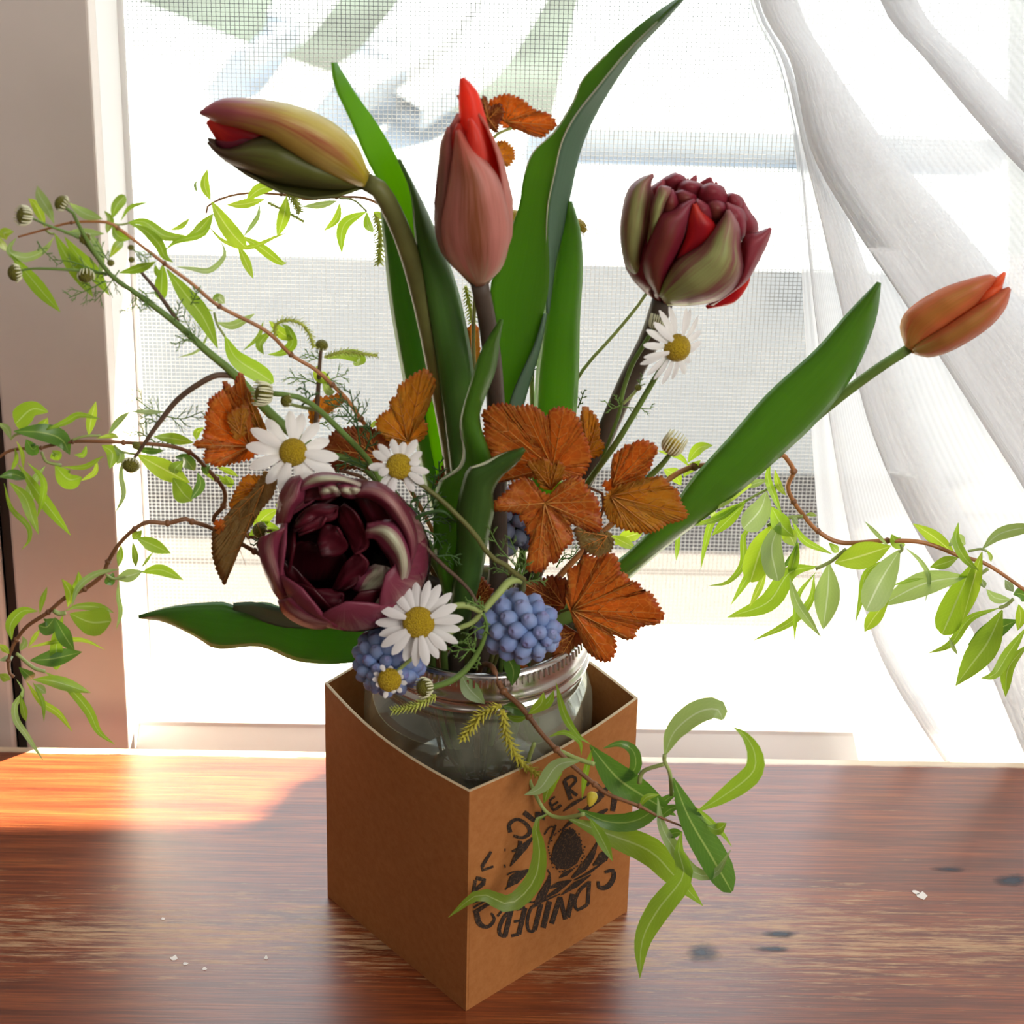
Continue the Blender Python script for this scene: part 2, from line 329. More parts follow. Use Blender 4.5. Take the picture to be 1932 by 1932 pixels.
# kraft board
t = NT('kraft_card'); ob = t.objc(); nz = t.noise(ob, 260.0, 5, 0.7); n2 = t.noise(ob, 28.0, 3)
c = t.mix(t.ramp(nz, [(0.35, 0.0), (0.7, 1.0)]), (0.36, 0.135, 0.036), (0.43, 0.18, 0.055)); c = t.mix(t.math('MULTIPLY', n2, 0.3), c, (0.32, 0.115, 0.03))
M['kraft'] = t.done(t.bsdf(c, 0.62, 0.3, nz, 0.2, 0.0004))
M['kraft_edge'] = plain('kraft_cut_edge', (0.52, 0.40, 0.25), 0.7)
t = NT('stamp_ink'); ob = t.objc(); nz = t.noise(ob, 900.0, 3, 0.8)
M['ink'] = t.done(t.bsdf(t.mix(t.ramp(nz, [(0.52, 0.0), (0.68, 1.0)]), (0.022, 0.018, 0.016), (0.16, 0.085, 0.04)), 0.6, 0.3))
t = NT('tin_band'); nz = t.noise(t.scaled(t.objc(), (3, 3, 200)), 1.0)
M['tin'] = t.done(t.bsdf(t.mix(nz, (0.55, 0.53, 0.52), (0.68, 0.66, 0.64)), 0.22, 0.5, Metallic=1.0))
t = NT('jar_glass'); lw = t.n('ShaderNodeLayerWeight', {0: 0.55}); nz = t.noise(t.objc(), 26.0, 4)
dust = t.n('ShaderNodeBsdfDiffuse', {0: (0.40, 0.41, 0.31, 1)})
tr = t.n('ShaderNodeBsdfTransparent', {0: (0.86, 0.91, 0.88, 1)}); gl = t.n('ShaderNodeBsdfGlossy', {0: (0.9, 1, 0.95, 1), 1: 0.06})
m1 = t.n('ShaderNodeMixShader', {0: t.ramp(nz, [(0.38, 0.10), (0.62, 0.46)]), 1: tr, 2: dust})
M['glass'] = t.done(t.n('ShaderNodeMixShader', {0: t.math('MULTIPLY', (lw, 1), 0.62), 1: m1, 2: gl}))
t = NT('jar_water'); 
M['water'] = t.done(t.n('ShaderNodeMixShader', {0: 0.12, 1: t.n('ShaderNodeBsdfTransparent', {0: (0.42, 0.47, 0.38, 1)}), 2: t.n('ShaderNodeBsdfGlossy', {1: 0.03})}))
# sheer curtain
t = NT('sheer_voile'); uv = t.uv()
wv = t.n('ShaderNodeTexWave', {'Vector': t.scaled(uv, (1, 0.02, 1)), 'Scale': 95.0, 'Distortion': 0.6, 'Detail': 1.0})
cl = t.n('ShaderNodeMixShader', {0: 0.5, 1: t.n('ShaderNodeBsdfDiffuse', {0: (0.80, 0.80, 0.81, 1)}), 2: t.n('ShaderNodeBsdfTranslucent', {0: (0.80, 0.80, 0.81, 1)})})
M['voile'] = t.done(t.n('ShaderNodeMixShader', {0: t.math('ADD', 0.72, t.math('MULTIPLY', (wv, 0), 0.14)), 1: t.n('ShaderNodeBsdfTransparent'), 2: cl}))
t = NT('deck_board'); ob = t.uv(); nz = t.noise(t.scaled(ob, (0.5, 9, 1)), 1.0, 5); r = t.rnd()
M['deck'] = t.done(t.bsdf(t.mix(t.math('ADD', t.math('MULTIPLY', nz, 0.5), t.math('MULTIPLY', r, 0.4)), (0.034, 0.031, 0.031), (0.052, 0.047, 0.047)), 0.8, 0.3))
M['lawn'] = plain('grass', (0.020, 0.029, 0.027), 0.9, 0.2, 0.6, 3.0)
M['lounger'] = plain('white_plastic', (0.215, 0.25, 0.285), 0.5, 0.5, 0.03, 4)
M['floor'] = plain('floor_wood', (0.30, 0.20, 0.13), 0.5, 0.5, 0.2, 3)

# ------------------------------------------------------------------ the room
WS = 0.0142                                 # the window wall runs a little askew to the camera
def W(x, y, z): return V((x-y*WS*0, y+WS*x, z))
TE = 1.975                                  # table back edge
WY = 2.26                                   # face of the window casing
def wbox(a, b):
    mb = MB().box(a, b); mb.v = [V((p.x, p.y+WS*p.x, p.z)) for p in mb.v]; return mb
FZ = -7.5
struct(obj('floor', MB().box((-20, -28, FZ-0.3), (20, 2.6, FZ)), M['floor'], smooth=False))
struct(obj('ceiling', MB().box((-20, -28, 17), (20, 2.6, 17.4)), M['white'], smooth=False))
struct(obj('wall_left', MB().box((-20.4, -28, FZ), (-20, 2.6, 17)), M['wall'], smooth=False))
struct(obj('wall_right', MB().box((20, -28, FZ), (20.4, 2.6, 17)), M['wall'], smooth=False))
struct(obj('wall_front', MB().box((-20, -28.4, FZ), (20, -28, 17)), M['far_wall'], smooth=False))
xin = P(205, 680, WY).x; xout = P(25, 1045, WY).x; zin = P(700, 1361, WY+0.3).z
XR, ZT = 9.0, 14.0                          # far jamb and head of the window, both outside the picture
mb = wbox((-20, WY+0.05, FZ), (xout-0.06, WY+0.6, 17))
for a, b in (((XR+1, WY+0.05, FZ), (20, WY+0.6, 17)), ((xout-0.06, WY+0.05, FZ), (XR+1, WY+0.6, zin-1.2)), ((xout-0.06, WY+0.05, ZT+1), (XR+1, WY+0.6, 17))):
    q = wbox(a, b); o_ = len(mb.v); mb.v += q.v; mb.uv += q.uv; mb.f += [tuple(i+o_ for i in f) for f in q.f]
struct(obj('wall_back', mb, M['casing'], smooth=False))
win = bpy.data.objects.new('window_1', None); COL.objects.link(win); win['kind'] = 'structure'
def part(o, lab=None):
    if lab: o['label'] = lab
    return o
def wprism(poly, y0, y1):
    return MB().prism([V((x, y0+WS*x, z)) for x, z in poly], V((0, y1-y0, 0)))
cw = xin-xout
part(obj('casing', wprism([(xout, zin-cw), (xin, zin), (xin, ZT), (xout, ZT+1)], WY, WY+0.3), M['casing'], win, False, bevel=0.012))
g = 0.006
mb = MB(); ya, yb_ = WY-0.02, WY+0.3     # bottom casing slopes back towards the glass
for x_, z_, y_ in ((xout+g, zin-cw-g, ya-0.1), (XR, zin-cw-g, ya-0.1), (XR, zin-g*0.5, yb_), (xin+g, zin-g*0.5, yb_)): mb.v.append(V((x_, y_+WS*x_, z_))); mb.uv.append((x_, z_))
for x_, z_, y_ in ((xout+g, zin-cw-g, yb_+0.1), (XR, zin-cw-g, yb_+0.1), (XR, zin-0.1, yb_+0.1), (xin+g, zin-0.1, yb_+0.1)): mb.v.append(V((x_, y_+WS*x_, z_))); mb.uv.append((x_, z_))
mb.f += [(0, 1, 2, 3), (7, 6, 5, 4), (0, 4, 5, 1), (2, 6, 7, 3), (1, 5, 6, 2), (0, 3, 7, 4)]
obj('casing', mb, M['white'], win, False, bevel=0.01)
part(obj('shadow_gap', wprism([(xout-0.07, zin-2), (xout+0.02, zin-2), (xout+0.02, ZT+1), (xout-0.07, ZT+1)], WY+0.1, WY+0.2), M['gap'], win, False), 'narrow dark gap beside the casing')
part(obj('beading', wprism([(xout-0.16, zin-2), (xout-0.06, zin-2), (xout-0.06, ZT+1), (xout-0.16, ZT+1)], WY+0.01, WY+0.2), M['casing'], win, False, bevel=0.02))
# deep reveal: splayed jamb and sill running out to the screen
yk = PZ(700, 1304, zin).y; SY = PZ(700, 1200, zin).y        # groove in the sill, plane of the screen
xj1 = P(205, 680, WY+0.1).x+0.02
xs2 = P(246, 600, SY).x; zr2 = zin+0.02
def quadslab(pts, vec): return MB().prism([V((p[0], p[1]+WS*p[0], p[2])) for p in pts], vec)
xm = xin+0.05
obj('jamb', quadslab([(xin, WY+0.2, zin-0.4), (xm, WY+0.55, zin-0.4), (xm, WY+0.55, ZT), (xin, WY+0.2, ZT)], V((-0.4, 0, 0))), M['white'], win, False, bevel=0.01)
obj('jamb', quadslab([(xm+0.03, WY+0.55, zin-0.4), (xs2, SY+0.12, zin-0.4), (xs2, SY+0.12, ZT), (xm+0.03, WY+0.55, ZT)], V((-0.5, 0, 0))), M['white'], win, False, bevel=0.01)
obj('sill', quadslab([(xin-0.1, WY+0.28, zin), (XR, WY+0.28, zin), (XR, yk-0.012, zin), (xin-0.1, yk-0.012, zin)], V((0, 0, -0.5))), M['white'], win, False, bevel=0.008)
obj('sill', quadslab([(xin-0.1, yk+0.012, zin+0.012), (XR, yk+0.012, zin+0.012), (XR, SY+0.15, zin+0.012), (xin-0.1, SY+0.15, zin+0.012)], V((0, 0, -0.5))), M['white'], win, False, bevel=0.008)
obj('head_rail', wprism([(xin-0.1, ZT-1), (XR+1, ZT-1), (XR+1, ZT+1), (xin-0.1, ZT+1)], WY+0.3, SY+0.2), M['white'], win, False)
obj('jamb', wprism([(XR-0.5, zin-0.3), (XR+1, zin-0.3), (XR+1, ZT), (XR-0.5, ZT)], WY+0.3, SY+0.2), M['white'], win, False)
mb = MB(); step = 0.0225; r = 0.0017      # insect screen
x = xs2
while x < XR-0.5:
    y = SY+WS*x; b = len(mb.v)
    for z in (zr2, ZT-1):
        for dx, dy in ((-r, 0), (0, -r), (r, 0), (0, r)): mb.v.append(V((x+dx, y+dy, z))); mb.uv.append((0, 0))
    for k in range(4): mb.f.append((b+k, b+(k+1) % 4, b+4+(k+1) % 4, b+4+k))
    x += step
z = zr2
while z < ZT-1:
    b = len(mb.v)
    for x in (xs2, XR-0.5):
        for dz, dy in ((-r, 0), (0, -r), (r, 0), (0, r)): mb.v.append(V((x, SY+WS*x+dy, z+dz))); mb.uv.append((0, 0))
    for k in range(4): mb.f.append((b+k, b+(k+1) % 4, b+4+(k+1) % 4, b+4+k))
    z += step
o = part(obj('insect_screen', mb, M['wire'], win, False), 'fine grey wire insect screen'); o['kind'] = 'stuff'
mb = MB(); mb.grid([[W(xs2, SY-0.06, zr2), W(XR-0.5, SY-0.06, zr2)], [W(xs2, SY-0.06, ZT-1), W(XR-0.5, SY-0.06, ZT-1)]])
obj('pane', mb, M['pane'], win, False)

# ------------------------------------------------------------------ outdoors
GZ = -8.6
deck = bpy.data.objects.new('deck', None); COL.objects.link(deck); deck['kind'] = 'structure'
y = 3.6; i = 0
while y < 25:
    yy = y; mb = MB().box((-30, yy, GZ-0.3), (40, yy+1.34, GZ+0.02*(i % 2)))
    obj('plank', mb, M['deck'], deck, False); y += 1.42; i += 1
obj('lawn_base', MB().box((-120, 3.5, GZ-1.5), (120, 300, GZ-0.9)), M['lawn'], smooth=False)['kind'] = 'structure'
bpy.data.objects['lawn_base'].name = 'lawn'
# white low lounger seen through the screen: solid side, pale top, curved slats behind
HZ = -5.9
def slab(name, poly, z, th, par):
    pts = [PZ(px, py, z) for px, py in poly]
    return obj(name, MB().prism(pts, V((0, 0, -th))), M['lounger'], par, False)
lg = thing('sun_lounger', 'low white sun lounger outside on the deck behind the insect screen', 'sun lounger', (2, 22, GZ))
slab('seat', [(150, 470), (1900, 520), (1900, 300), (1490, 300), (1090, 262), (800, 200), (520, 105), (150, -40), (100, 30)], HZ, -(GZ-HZ) if False else (HZ-GZ), lg)
slab('back_panel', [(1040, 236), (1900, 262), (1900, -120), (1120, -120)], HZ+0.4, 0.5, lg)
for k, (a, b, c, w) in enumerate((((470, 130), (540, 70), (640, -60), 0.55), ((655, 195), (770, 110), (900, -60), 0.9), ((770, 230), (900, 130), (1020, -60), 0.6))):
    pts = cr([PZ(*a, HZ+0.2), PZ(*b, HZ+0.6), PZ(*c, HZ+0.9)], 12)
    rows = []
    for i in range(13):
        tg = (pts[min(12, i+1)]-pts[max(0, i-1)]); sd = tg.cross(V((0, 0, 1))).normalized()*w*0.5
        rows.append([pts[i]-sd, pts[i]-sd+V((0, 0, 0.3)), pts[i]+sd+V((0, 0, 0.3)), pts[i]+sd, pts[i]-sd])
    obj('curved_slat', MB().grid(rows), M['lounger'], lg, False)
# unseen slab added outside; its edge shapes the strip of sun on the table
RZ = 13.0
def up_to_blocker(p): return p + SUN_DIR*((RZ-p.z)/SUN_DIR.z)
lit = [PZ(-600, 1562, 0), PZ(60, 1556, 0), PZ(440, 1556, 0), PZ(600, 1518, 0), PZ(690, 1420, 0), V((-0.2, 2.2, 0)), V((8, 2.3, 0))]
e = [up_to_blocker(p) for p in lit]
poly = [V((e[0].x-14, WY+0.8, RZ)), V((e[0].x-14, e[0].y, RZ))]+e+[V((30, e[-1].y+0.3, RZ)), V((30, WY+0.8, RZ))]
struct(obj('sun_blocker', MB().prism(poly, V((0, 0, 0.4))), M['wall'], smooth=False))

# ------------------------------------------------------------------ table
tb = thing('table', 'worn red-brown varnished wooden table under the kraft box', 'table', (0, 0, FZ))
rows = []; uvs = []
xsn = [-11+22*i/24 for i in range(25)]
for v_ in [-9+i*(TE+9)/20 for i in range(21)]:
    rows.append([V((x, v_+WS*x, 0)) for x in xsn]); uvs.append([(x, v_) for x in xsn])
mb = MB().grid(rows, uvs)
a = len(mb.v)
q = wbox((-11, -9, -0.28), (11, TE, -0.002)); mb.f += [tuple(i+a for i in f) for f in q.f]; mb.v += q.v; mb.uv += [(p.x, min(p.y, 1.5)) for p in q.v]
obj('tabletop', mb, M['wood'], tb, False)
for x in (-10.2, 10.2):
    for y in (-8.2, 1.0):
        obj('leg', MB().box((x-0.35, y-0.35, FZ), (x+0.35, y+0.35, -0.28)), M['wood'], tb, False)
for (px, py, w, h, nm) in ((1740, 1690, 13, 9, 0), (1728, 1683, 8, 5, 0), (328, 1808, 8, 6, 0), (386, 1828, 5, 4, 0), (350, 1818, 6, 3, 0), (502, 1807, 4, 4, 0), (308, 1733, 4, 3, 0)):
    c = PZ(px, py, 0.002); s_ = pxsize(c); n = 9; mb = MB()
    for k in range(n):
        a = 2*math.pi*k/n; rr = random.uniform(0.6, 1.15)
        mb.v.append(c+V((math.cos(a)*w*s_*rr, math.sin(a)*h*s_*1.6*rr, 0))); mb.uv.append((0, 0))
    mb.f.append(tuple(range(n)))
    part(obj('paint_fleck', mb, M['wall'], tb, False), 'dried pale paint fleck')
t = NT('ink_stain'); nz = t.noise(t.objc(), 90.0, 5, 0.7); sp = t.n('ShaderNodeSeparateXYZ', {0: t.uv()})
ms = t.math('MULTIPLY', t.ramp(t.math('ADD', (sp, 0), t.math('MULTIPLY', t.math('SUBTRACT', nz, 0.5), 1.2)), [(0.2, 0.8), (0.85, 0.0)]), 1.0)
M['stain'] = t.done(t.n('ShaderNodeMixShader', {0: ms, 1: t.n('ShaderNodeBsdfTransparent'), 2: t.bsdf((0.035, 0.045, 0.065), 0.4)}))
for (px, py, w, h) in ((1325, 1797, 44, 24), (1470, 1762, 44, 8), (1455, 1790, 50, 7), (1790, 1640, 46, 7), (1910, 1660, 50, 14)):
    c = PZ(px, py, 0.0015); s_ = pxsize(c); mb = MB(); mb.v.append(c); mb.uv.append((0, 0)); n = 20
    for k in range(n):
        a = 2*math.pi*k/n; mb.v.append(c+V((math.cos(a)*w*s_, math.sin(a)*h*s_*1.7, 0))); mb.uv.append((1, 0))
    for k in range(n): mb.f.append((0, 1+k, 1+(k+1) % n))
    part(obj('stain', mb, M['stain'], tb, False), 'dark ink stain on the wood')

# ------------------------------------------------------------------ curtain
GROW = [-300, 0, 119, 285, 414, 595, 798, 974, 1168, 1274, 1398, 1520]
# fold lines from the free edge inwards; each pair (right, left) doubles the cloth back on itself
G = [[1360, 1413, 1465, 1500, 1508, 1517, 1530, 1543, 1560, 1585, 1612, 1640],
     [1363, 1417, 1471, 1510, 1525, 1545, 1575, 1606, 1656, 1712, 1800, 1890],
     [1362, 1416, 1469, 1507, 1520, 1538, 1566, 1596, 1636, 1676, 1752, 1836],
     [1372, 1430, 1488, 1545, 1600, 1665, 1730, 1820, 1945, 1995, 2050, 2110],
     [1366, 1422, 1477, 1516, 1548, 1590, 1638, 1712, 1822, 1868, 1920, 1975],
     [1440, 1505, 1566, 1680, 1795, 1945, 2090, 2200, 2300, 2340, 2390, 2440],
     [1374, 1432, 1492, 1530, 1600, 1720, 1850, 1960, 2060, 2110, 2160, 2210],
     [1640, 1730, 1830, 1990, 2110, 2240, 2350, 2440, 2520, 2560, 2610, 2660],
     [1580, 1660, 1750, 1890, 2010, 2140, 2260, 2360, 2440, 2480, 2530, 2580],
     [2200, 2250, 2330, 2440, 2540, 2640, 2720, 2780, 2830, 2870, 2900, 2930]]
GY = [2.19, 2.21, 2.17, 2.19, 2.13, 2.17, 2.08, 2.14, 2.04, 2.12]
NV = 60
lines = [cr([(x_, y_, 0) for x_, y_ in zip(g_, GROW)], NV) for g_ in G]
rows = []; uvs = []
for i in range(NV+1):
    row = []; uvr = []
    n = (len(lines)-1)*8
    for j in range(n+1):
        k = min(j//8, len(lines)-2); f_ = j/8-k; f2 = f_*f_*(3-2*f_)
        a = lines[k][i].lerp(lines[k+1][i], 0.5-0.5*math.cos(math.pi*f_) if k % 2 else f_)
        Y = GY[k]+(GY[k+1]-GY[k])*f2+0.008*math.sin(j*1.9+i*0.11)-(0.03*math.sin(math.pi*f_) if k % 2 == 0 else 0)
        p = P(a.x, a.y, Y); p = V((p.x, Y+WS*p.x, p.z)); row.append(p); uvr.append((j/n, i/NV))
    rows.append(row); uvs.append(uvr)
# the cloth goes on up to its rod above the picture
top = rows[0]; nn = len(top)-1; ext = []; extuv = []
for q in range(14):
    f_ = q/14; row = []
    for j, p in enumerate(top):
        rod = V((1.3+6.5*j/nn, 2.10+0.07*math.sin(j*0.8), 13.2)); k_ = f_*f_*(3-2*f_)
        row.append(V((rod.x+(p.x-rod.x)*k_, rod.y+(p.y-rod.y)*f_, rod.z+(p.z-rod.z)*f_)))
    ext.append(row); extuv.append([(j/nn, -0.6+0.6*f_) for j in range(nn+1)])
rows = ext+rows; uvs = extuv+uvs
tag(obj('curtain_rod', MB().tube([V((-2.4, 2.1, 13.25)), V((9.6, 2.1, 13.25))], 0.09, 12).lathe([(0.001, -0.16), (0.12, -0.1), (0.15, 0.0), (0.12, 0.1), (0.001, 0.16)], V((-2.45, 2.1, 13.25)), 12), M['white']), 'white curtain rod above the window with sheer curtain hung on it', 'curtain rod')
cu = obj('curtain', MB().grid(rows, uvs), M['voile'])
tag(cu, 'sheer white voile curtain drawn aside in soft folds', 'curtain')

# ------------------------------------------------------------------ kraft box
AZ, PH, BW, BH = 0.69678, 1.47969, 1.0408, 1.2
FC = V((0, 0, 0)); LC = V((-math.sin(AZ)*BW, math.cos(AZ)*BW, 0)); RC = V((math.sin(PH-AZ)*BW, math.cos(PH-AZ)*BW, 0)); BC = LC+RC
JC = V((0.022, 0.766, 0))
kb = thing('kraft_box', 'open brown kraft card box with black stamp holding the glass jar', 'box', (BC*0.5))
def face(a, b, bulge):
    nrm = (b-a).cross(V((0, 0, 1))).normalized()
    if nrm.dot((a+b)*0.5-BC*0.5) < 0: nrm = -nrm
    def f(s, z, off=0.0):
        k = bulge*math.sin(math.pi*max(0, min(1, s)))*(max(0, z)/BH)**1.6
        return a.lerp(b, s)+V((0, 0, z))+nrm*(k+off)
    return f
faces = {'F_L': face(FC, LC, 0.057), 'F_R': face(FC, RC, 0.042), 'L_B': face(LC, BC, 0.03), 'R_B': face(RC, BC, 0.03)}
TH = 0.013
for nm, f in faces.items():
    n = 20
    outer = [[f(j/n, BH*i/12) for j in range(n+1)] for i in range(13)]
    inner = [[f(j/n, BH*i/12, -TH) for j in range(n+1)] for i in range(13)]
    mb = MB().grid(outer).grid([list(r_) for r_ in inner])
    pn = obj('panel', mb, M['kraft'], kb)
    rim = MB().grid([[f(j/n, BH, 0.001) for j in range(n+1)], [f(j/n, BH+0.004, -TH*0.5) for j in range(n+1)], [f(j/n, BH, -TH-0.001) for j in range(n+1)]])
    part(obj('rim', rim, M['kraft_edge'], pn), 'pale cut edge of the card')
obj('base', MB().prism([FC+V((0, 0.012, 0.004)), RC+V((-0.012, 0, 0.004)), BC+V((0, -0.012, 0.004)), LC+V((0.012, 0, 0.004))], V((0, 0, 0.015))), M['kraft'], kb, False)
# stamp on the right-hand face
RN = (RC-FC).cross(V((0, 0, 1))).normalized()
if RN.y > 0: RN = -RN
def on_face(px, py):
    d = ray(px, py); t_ = (FC-CAM).dot(RN)/d.dot(RN); p = CAM+d*t_
    z = p.z
    for _ in range(3):                     # allow for the bulge
        s = (p-FC).dot((RC-FC).normalized())/BW
        k = 0.042*math.sin(math.pi*max(0, min(1, s)))*(max(0, p.z)/BH)**1.6
        t_ = ((FC+RN*k)-CAM).dot(RN)/d.dot(RN); p = CAM+d*t_
    return (p-FC-RN*k).dot((RC-FC).normalized())/BW, p.z
fR = faces['F_R']; stamp = MB()
def ink_poly(pts, sub=0):
    b = len(stamp.v)
    for px, py in pts:
        s, z = on_face(px, py); stamp.v.append(fR(s, z, 0.0035)); stamp.uv.append((s, z))
    stamp.f.append(tuple(range(b, b+len(pts))))
def ink_stroke(pts, w):
    pts = cr([(a, b, 0) for a, b in pts], max(4, 3*(len(pts)-1))); L_, R_ = [], []
    m = len(pts)-1
    for i, p in enumerate(pts):
        tg = (pts[min(m, i+1)]-pts[max(0, i-1)]).normalized(); nrm = V((-tg.y, tg.x, 0)); ww = evl(w, i/m)*0.5
        L_.append(p+nrm*ww); R_.append(p-nrm*ww)
    for i in range(m): ink_poly([(q.x, q.y) for q in (L_[i], L_[i+1], R_[i+1], R_[i])])
# letters round the ring, drawn as strokes where they stand
for st, w in (
    ([(926, 1606), (907, 1640), (930, 1634)], [5, 7, 4]),                                            # V
    ([(951, 1603), (953, 1603)], 5), ([(950, 1634), (953, 1633)], 6),
    ([(981, 1586), (978, 1600), (965, 1606)], [8, 7, 4]),                                             # L
    ([(962, 1570), (960, 1555), (975, 1545), (993, 1555), (999, 1570), (985, 1580), (968, 1576)], [8, 7, 6, 7, 8, 6, 5]),   # O
    ([(988, 1532), (1010, 1548), (1012, 1530), (1024, 1544), (1024, 1522)], [10, 9, 5, 9, 5]),        # W
    ([(1036, 1512), (1044, 1528), (1058, 1518)], 5), ([(1040, 1520), (1052, 1512)], 4), ([(1036, 1510), (1046, 1502)], 4),   # E
    ([(1064, 1472), (1076, 1508)], 8), ([(1064, 1472), (1078, 1464), (1086, 1472), (1070, 1490)], [5, 6, 5, 4]), ([(1072, 1488), (1088, 1500)], 6),   # R
    ([(1108, 1455), (1100, 1462), (1112, 1472), (1106, 1482)], 5),                                    # S
    ([(1151, 1452), (1160, 1490), (1155, 1530)], [3, 12, 9]),
    ([(1140, 1645), (1155, 1642), (1157, 1655), (1146, 1672), (1130, 1674), (1128, 1662)], [5, 8, 9, 10, 8, 5]),   # C
    ([(1111, 1662), (1108, 1706)], 7), ([(1111, 1664), (1094, 1678), (1084, 1700), (1088, 1716), (1108, 1706)], 6),      # DIVIDED, running upside down
    ([(1080, 1686), (1070, 1730)], 10),
    ([(1066, 1734), (1056, 1692)], 8), ([(1056, 1692), (1040, 1742)], 9),
    ([(1036, 1700), (1024, 1750)], 10),
    ([(1020, 1704), (1008, 1754)], 9), ([(1020, 1704), (1002, 1712), (994, 1738), (998, 1757), (1008, 1754)], 6),
    ([(990, 1712), (978, 1762)], 9), ([(990, 1712), (974, 1715)], 6), ([(984, 1736), (969, 1738)], 5), ([(978, 1762), (964, 1765)], 6),
    ([(964, 1716), (952, 1766)], 9), ([(964, 1716), (950, 1730), (941, 1752), (944, 1764), (954, 1765)], 7),
    ([(898, 1722), (904, 1742), (920, 1748), (932, 1734), (926, 1722)], [10, 11, 7, 6, 4]), ([(893, 1722), (922, 1704)], [8, 6]),   # C
    ([(897, 1656), (914, 1662), (892, 1682)], [7, 9, 6]), ([(896, 1660), (892, 1684)], 6),            # A
    ([(890, 1700), (916, 1692)], 9), ([(892, 1712), (930, 1690)], [4, 3]), ([(938, 1728), (954, 1708)], 4)):
    ink_stroke(st, w)
# flower emblem in the middle
ink_poly([(1060, 1568), (1080, 1562), (1095, 1585), (1098, 1608), (1088, 1628), (1070, 1640), (1052, 1638), (1038, 1622), (1044, 1596)])
for k in range(46):
    a = 2*math.pi*k/46; cx, cy = 1067+math.cos(a)*random.uniform(29, 36), 1603+math.sin(a)*random.uniform(38, 45)
    ink_poly([(cx-1.6, cy-1.2), (cx+1.4, cy-1.4), (cx+1.6, cy+1.4), (cx-1.3, cy+1.6)])
for st, w in (
    ([(1060, 1564), (1088, 1540), (1112, 1518)], [2, 11, 2]), ([(1062, 1530), (1084, 1514), (1106, 1502)], [2, 7, 3]), ([(1104, 1530), (1128, 1502), (1150, 1482)], [3, 18, 5]),
    ([(1112, 1556), (1130, 1536), (1146, 1526)], [2, 12, 4]),
    ([(1126, 1588), (1116, 1612), (1100, 1636), (1078, 1656)], [3, 12, 14, 4]), ([(1150, 1596), (1136, 1618), (1118, 1632)], [5, 20, 3]),
    ([(1082, 1660), (1110, 1646), (1140, 1624)], [2, 5, 2]), ([(1058, 1688), (1086, 1668), (1114, 1650)], [2, 11, 2]),
    ([(1054, 1656), (1066, 1648), (1080, 1640)], [2, 9, 2]), ([(1032, 1676), (1054, 1668), (1078, 1660)], [3, 11, 2]),
    ([(1008, 1704), (1024, 1684), (1034, 1664), (1036, 1650)], [3, 15, 13, 4]), ([(1020, 1698), (1050, 1680), (1076, 1662)], [2, 8, 2]),
    ([(958, 1672), (966, 1662), (978, 1652), (998, 1640)], [6, 20, 15, 3]), ([(956, 1650), (966, 1645), (978, 1643)], 3),
    ([(1004, 1580), (984, 1602), (972, 1618), (962, 1634)], [4, 13, 11, 2]), ([(958, 1694), (972, 1688), (990, 1682)], [3, 13, 4]),
    ([(980, 1702), (1020, 1700), (1056, 1686)], [2, 5, 2]), ([(1040, 1574), (1048, 1556)], [2, 4]), ([(1034, 1592), (1046, 1562)], [2, 4]),
    ([(1026, 1574), (1036, 1560), (1044, 1560)], 3), ([(1032, 1640), (1038, 1650)], 3), ([(1050, 1600), (1040, 1630)], 2),
    ([(952, 1678), (958, 1672)], 3), ([(1126, 1478), (1132, 1488), (1138, 1504)], [3, 9, 3])):
    ink_stroke(st, w)
part(obj('stamp_print', stamp, M['ink'], kb, False), 'black rubber-stamped ring of letters around a flower')

# ------------------------------------------------------------------ jar
jar = thing('glass_jar', 'clear glass preserving jar with silver screw band inside the box', 'jar', JC+V((0, 0, 0.02)))
body = [(0.0, 0.03), (0.44, 0.03), (0.49, 0.06), (0.505, 0.14), (0.508, 0.9), (0.512, 1.12), (0.508, 1.2), (0.49, 1.27), (0.465, 1.32), (0.455, 1.345), (0.468, 1.36), (0.470, 1.375), (0.458, 1.39), (0.452, 1.41), (0.452, 1.58)]
obj('glass_body', MB().lathe(body, JC, 72), M['glass'], jar)
band = [(0.447, 1.405), (0.482, 1.405), (0.490, 1.412), (0.484, 1.425), (0.474, 1.432), (0.474, 1.455), (0.484, 1.462), (0.486, 1.475), (0.476, 1.485), (0.474, 1.52), (0.472, 1.55), (0.468, 1.575), (0.458, 1.588), (0.44, 1.588), (0.43, 1.575), (0.43, 1.56)]
sb = obj('screw_band', MB().lathe(band, JC, 96), M['tin'], jar)
mb = MB(); nt = 110
for k in range(nt):
    a = 2*math.pi*k/nt; d = V((math.cos(a), math.sin(a), 0)); s_ = V((-math.sin(a), math.cos(a), 0))
    b = len(mb.v); w = 0.0075
    for z, rr in ((1.535, 0.4725), (1.574, 0.468)):
        for q, ex in ((-w, 0), (-w*0.6, 0.009), (w*0.6, 0.009), (w, 0)): mb.v.append(JC+d*(rr+ex)+s_*q+V((0, 0, z))); mb.uv.append((0, 0))
    for j in range(3): mb.f.append((b+j, b+j+1, b+5+j, b+4+j))
    mb.f.append((b+3, b+2, b+1, b)); mb.f.append((b+4, b+5, b+6, b+7))
part(obj('grip_ridges', mb, M['tin'], sb, False), 'fine ridges round the top of the band')['kind'] = 'stuff'
obj('water', MB().lathe([(0.0, 0.05), (0.49, 0.07), (0.498, 0.2), (0.498, 0.95), (0.0, 0.95)], JC, 48), M['water'], jar)
for (x, y, s_) in ((-0.2, -0.05, 0), (0.15, 0.1, 1), (0.0, -0.2, 2), (-0.05, 0.2, 3), (0.25, -0.12, 4)):
    pass

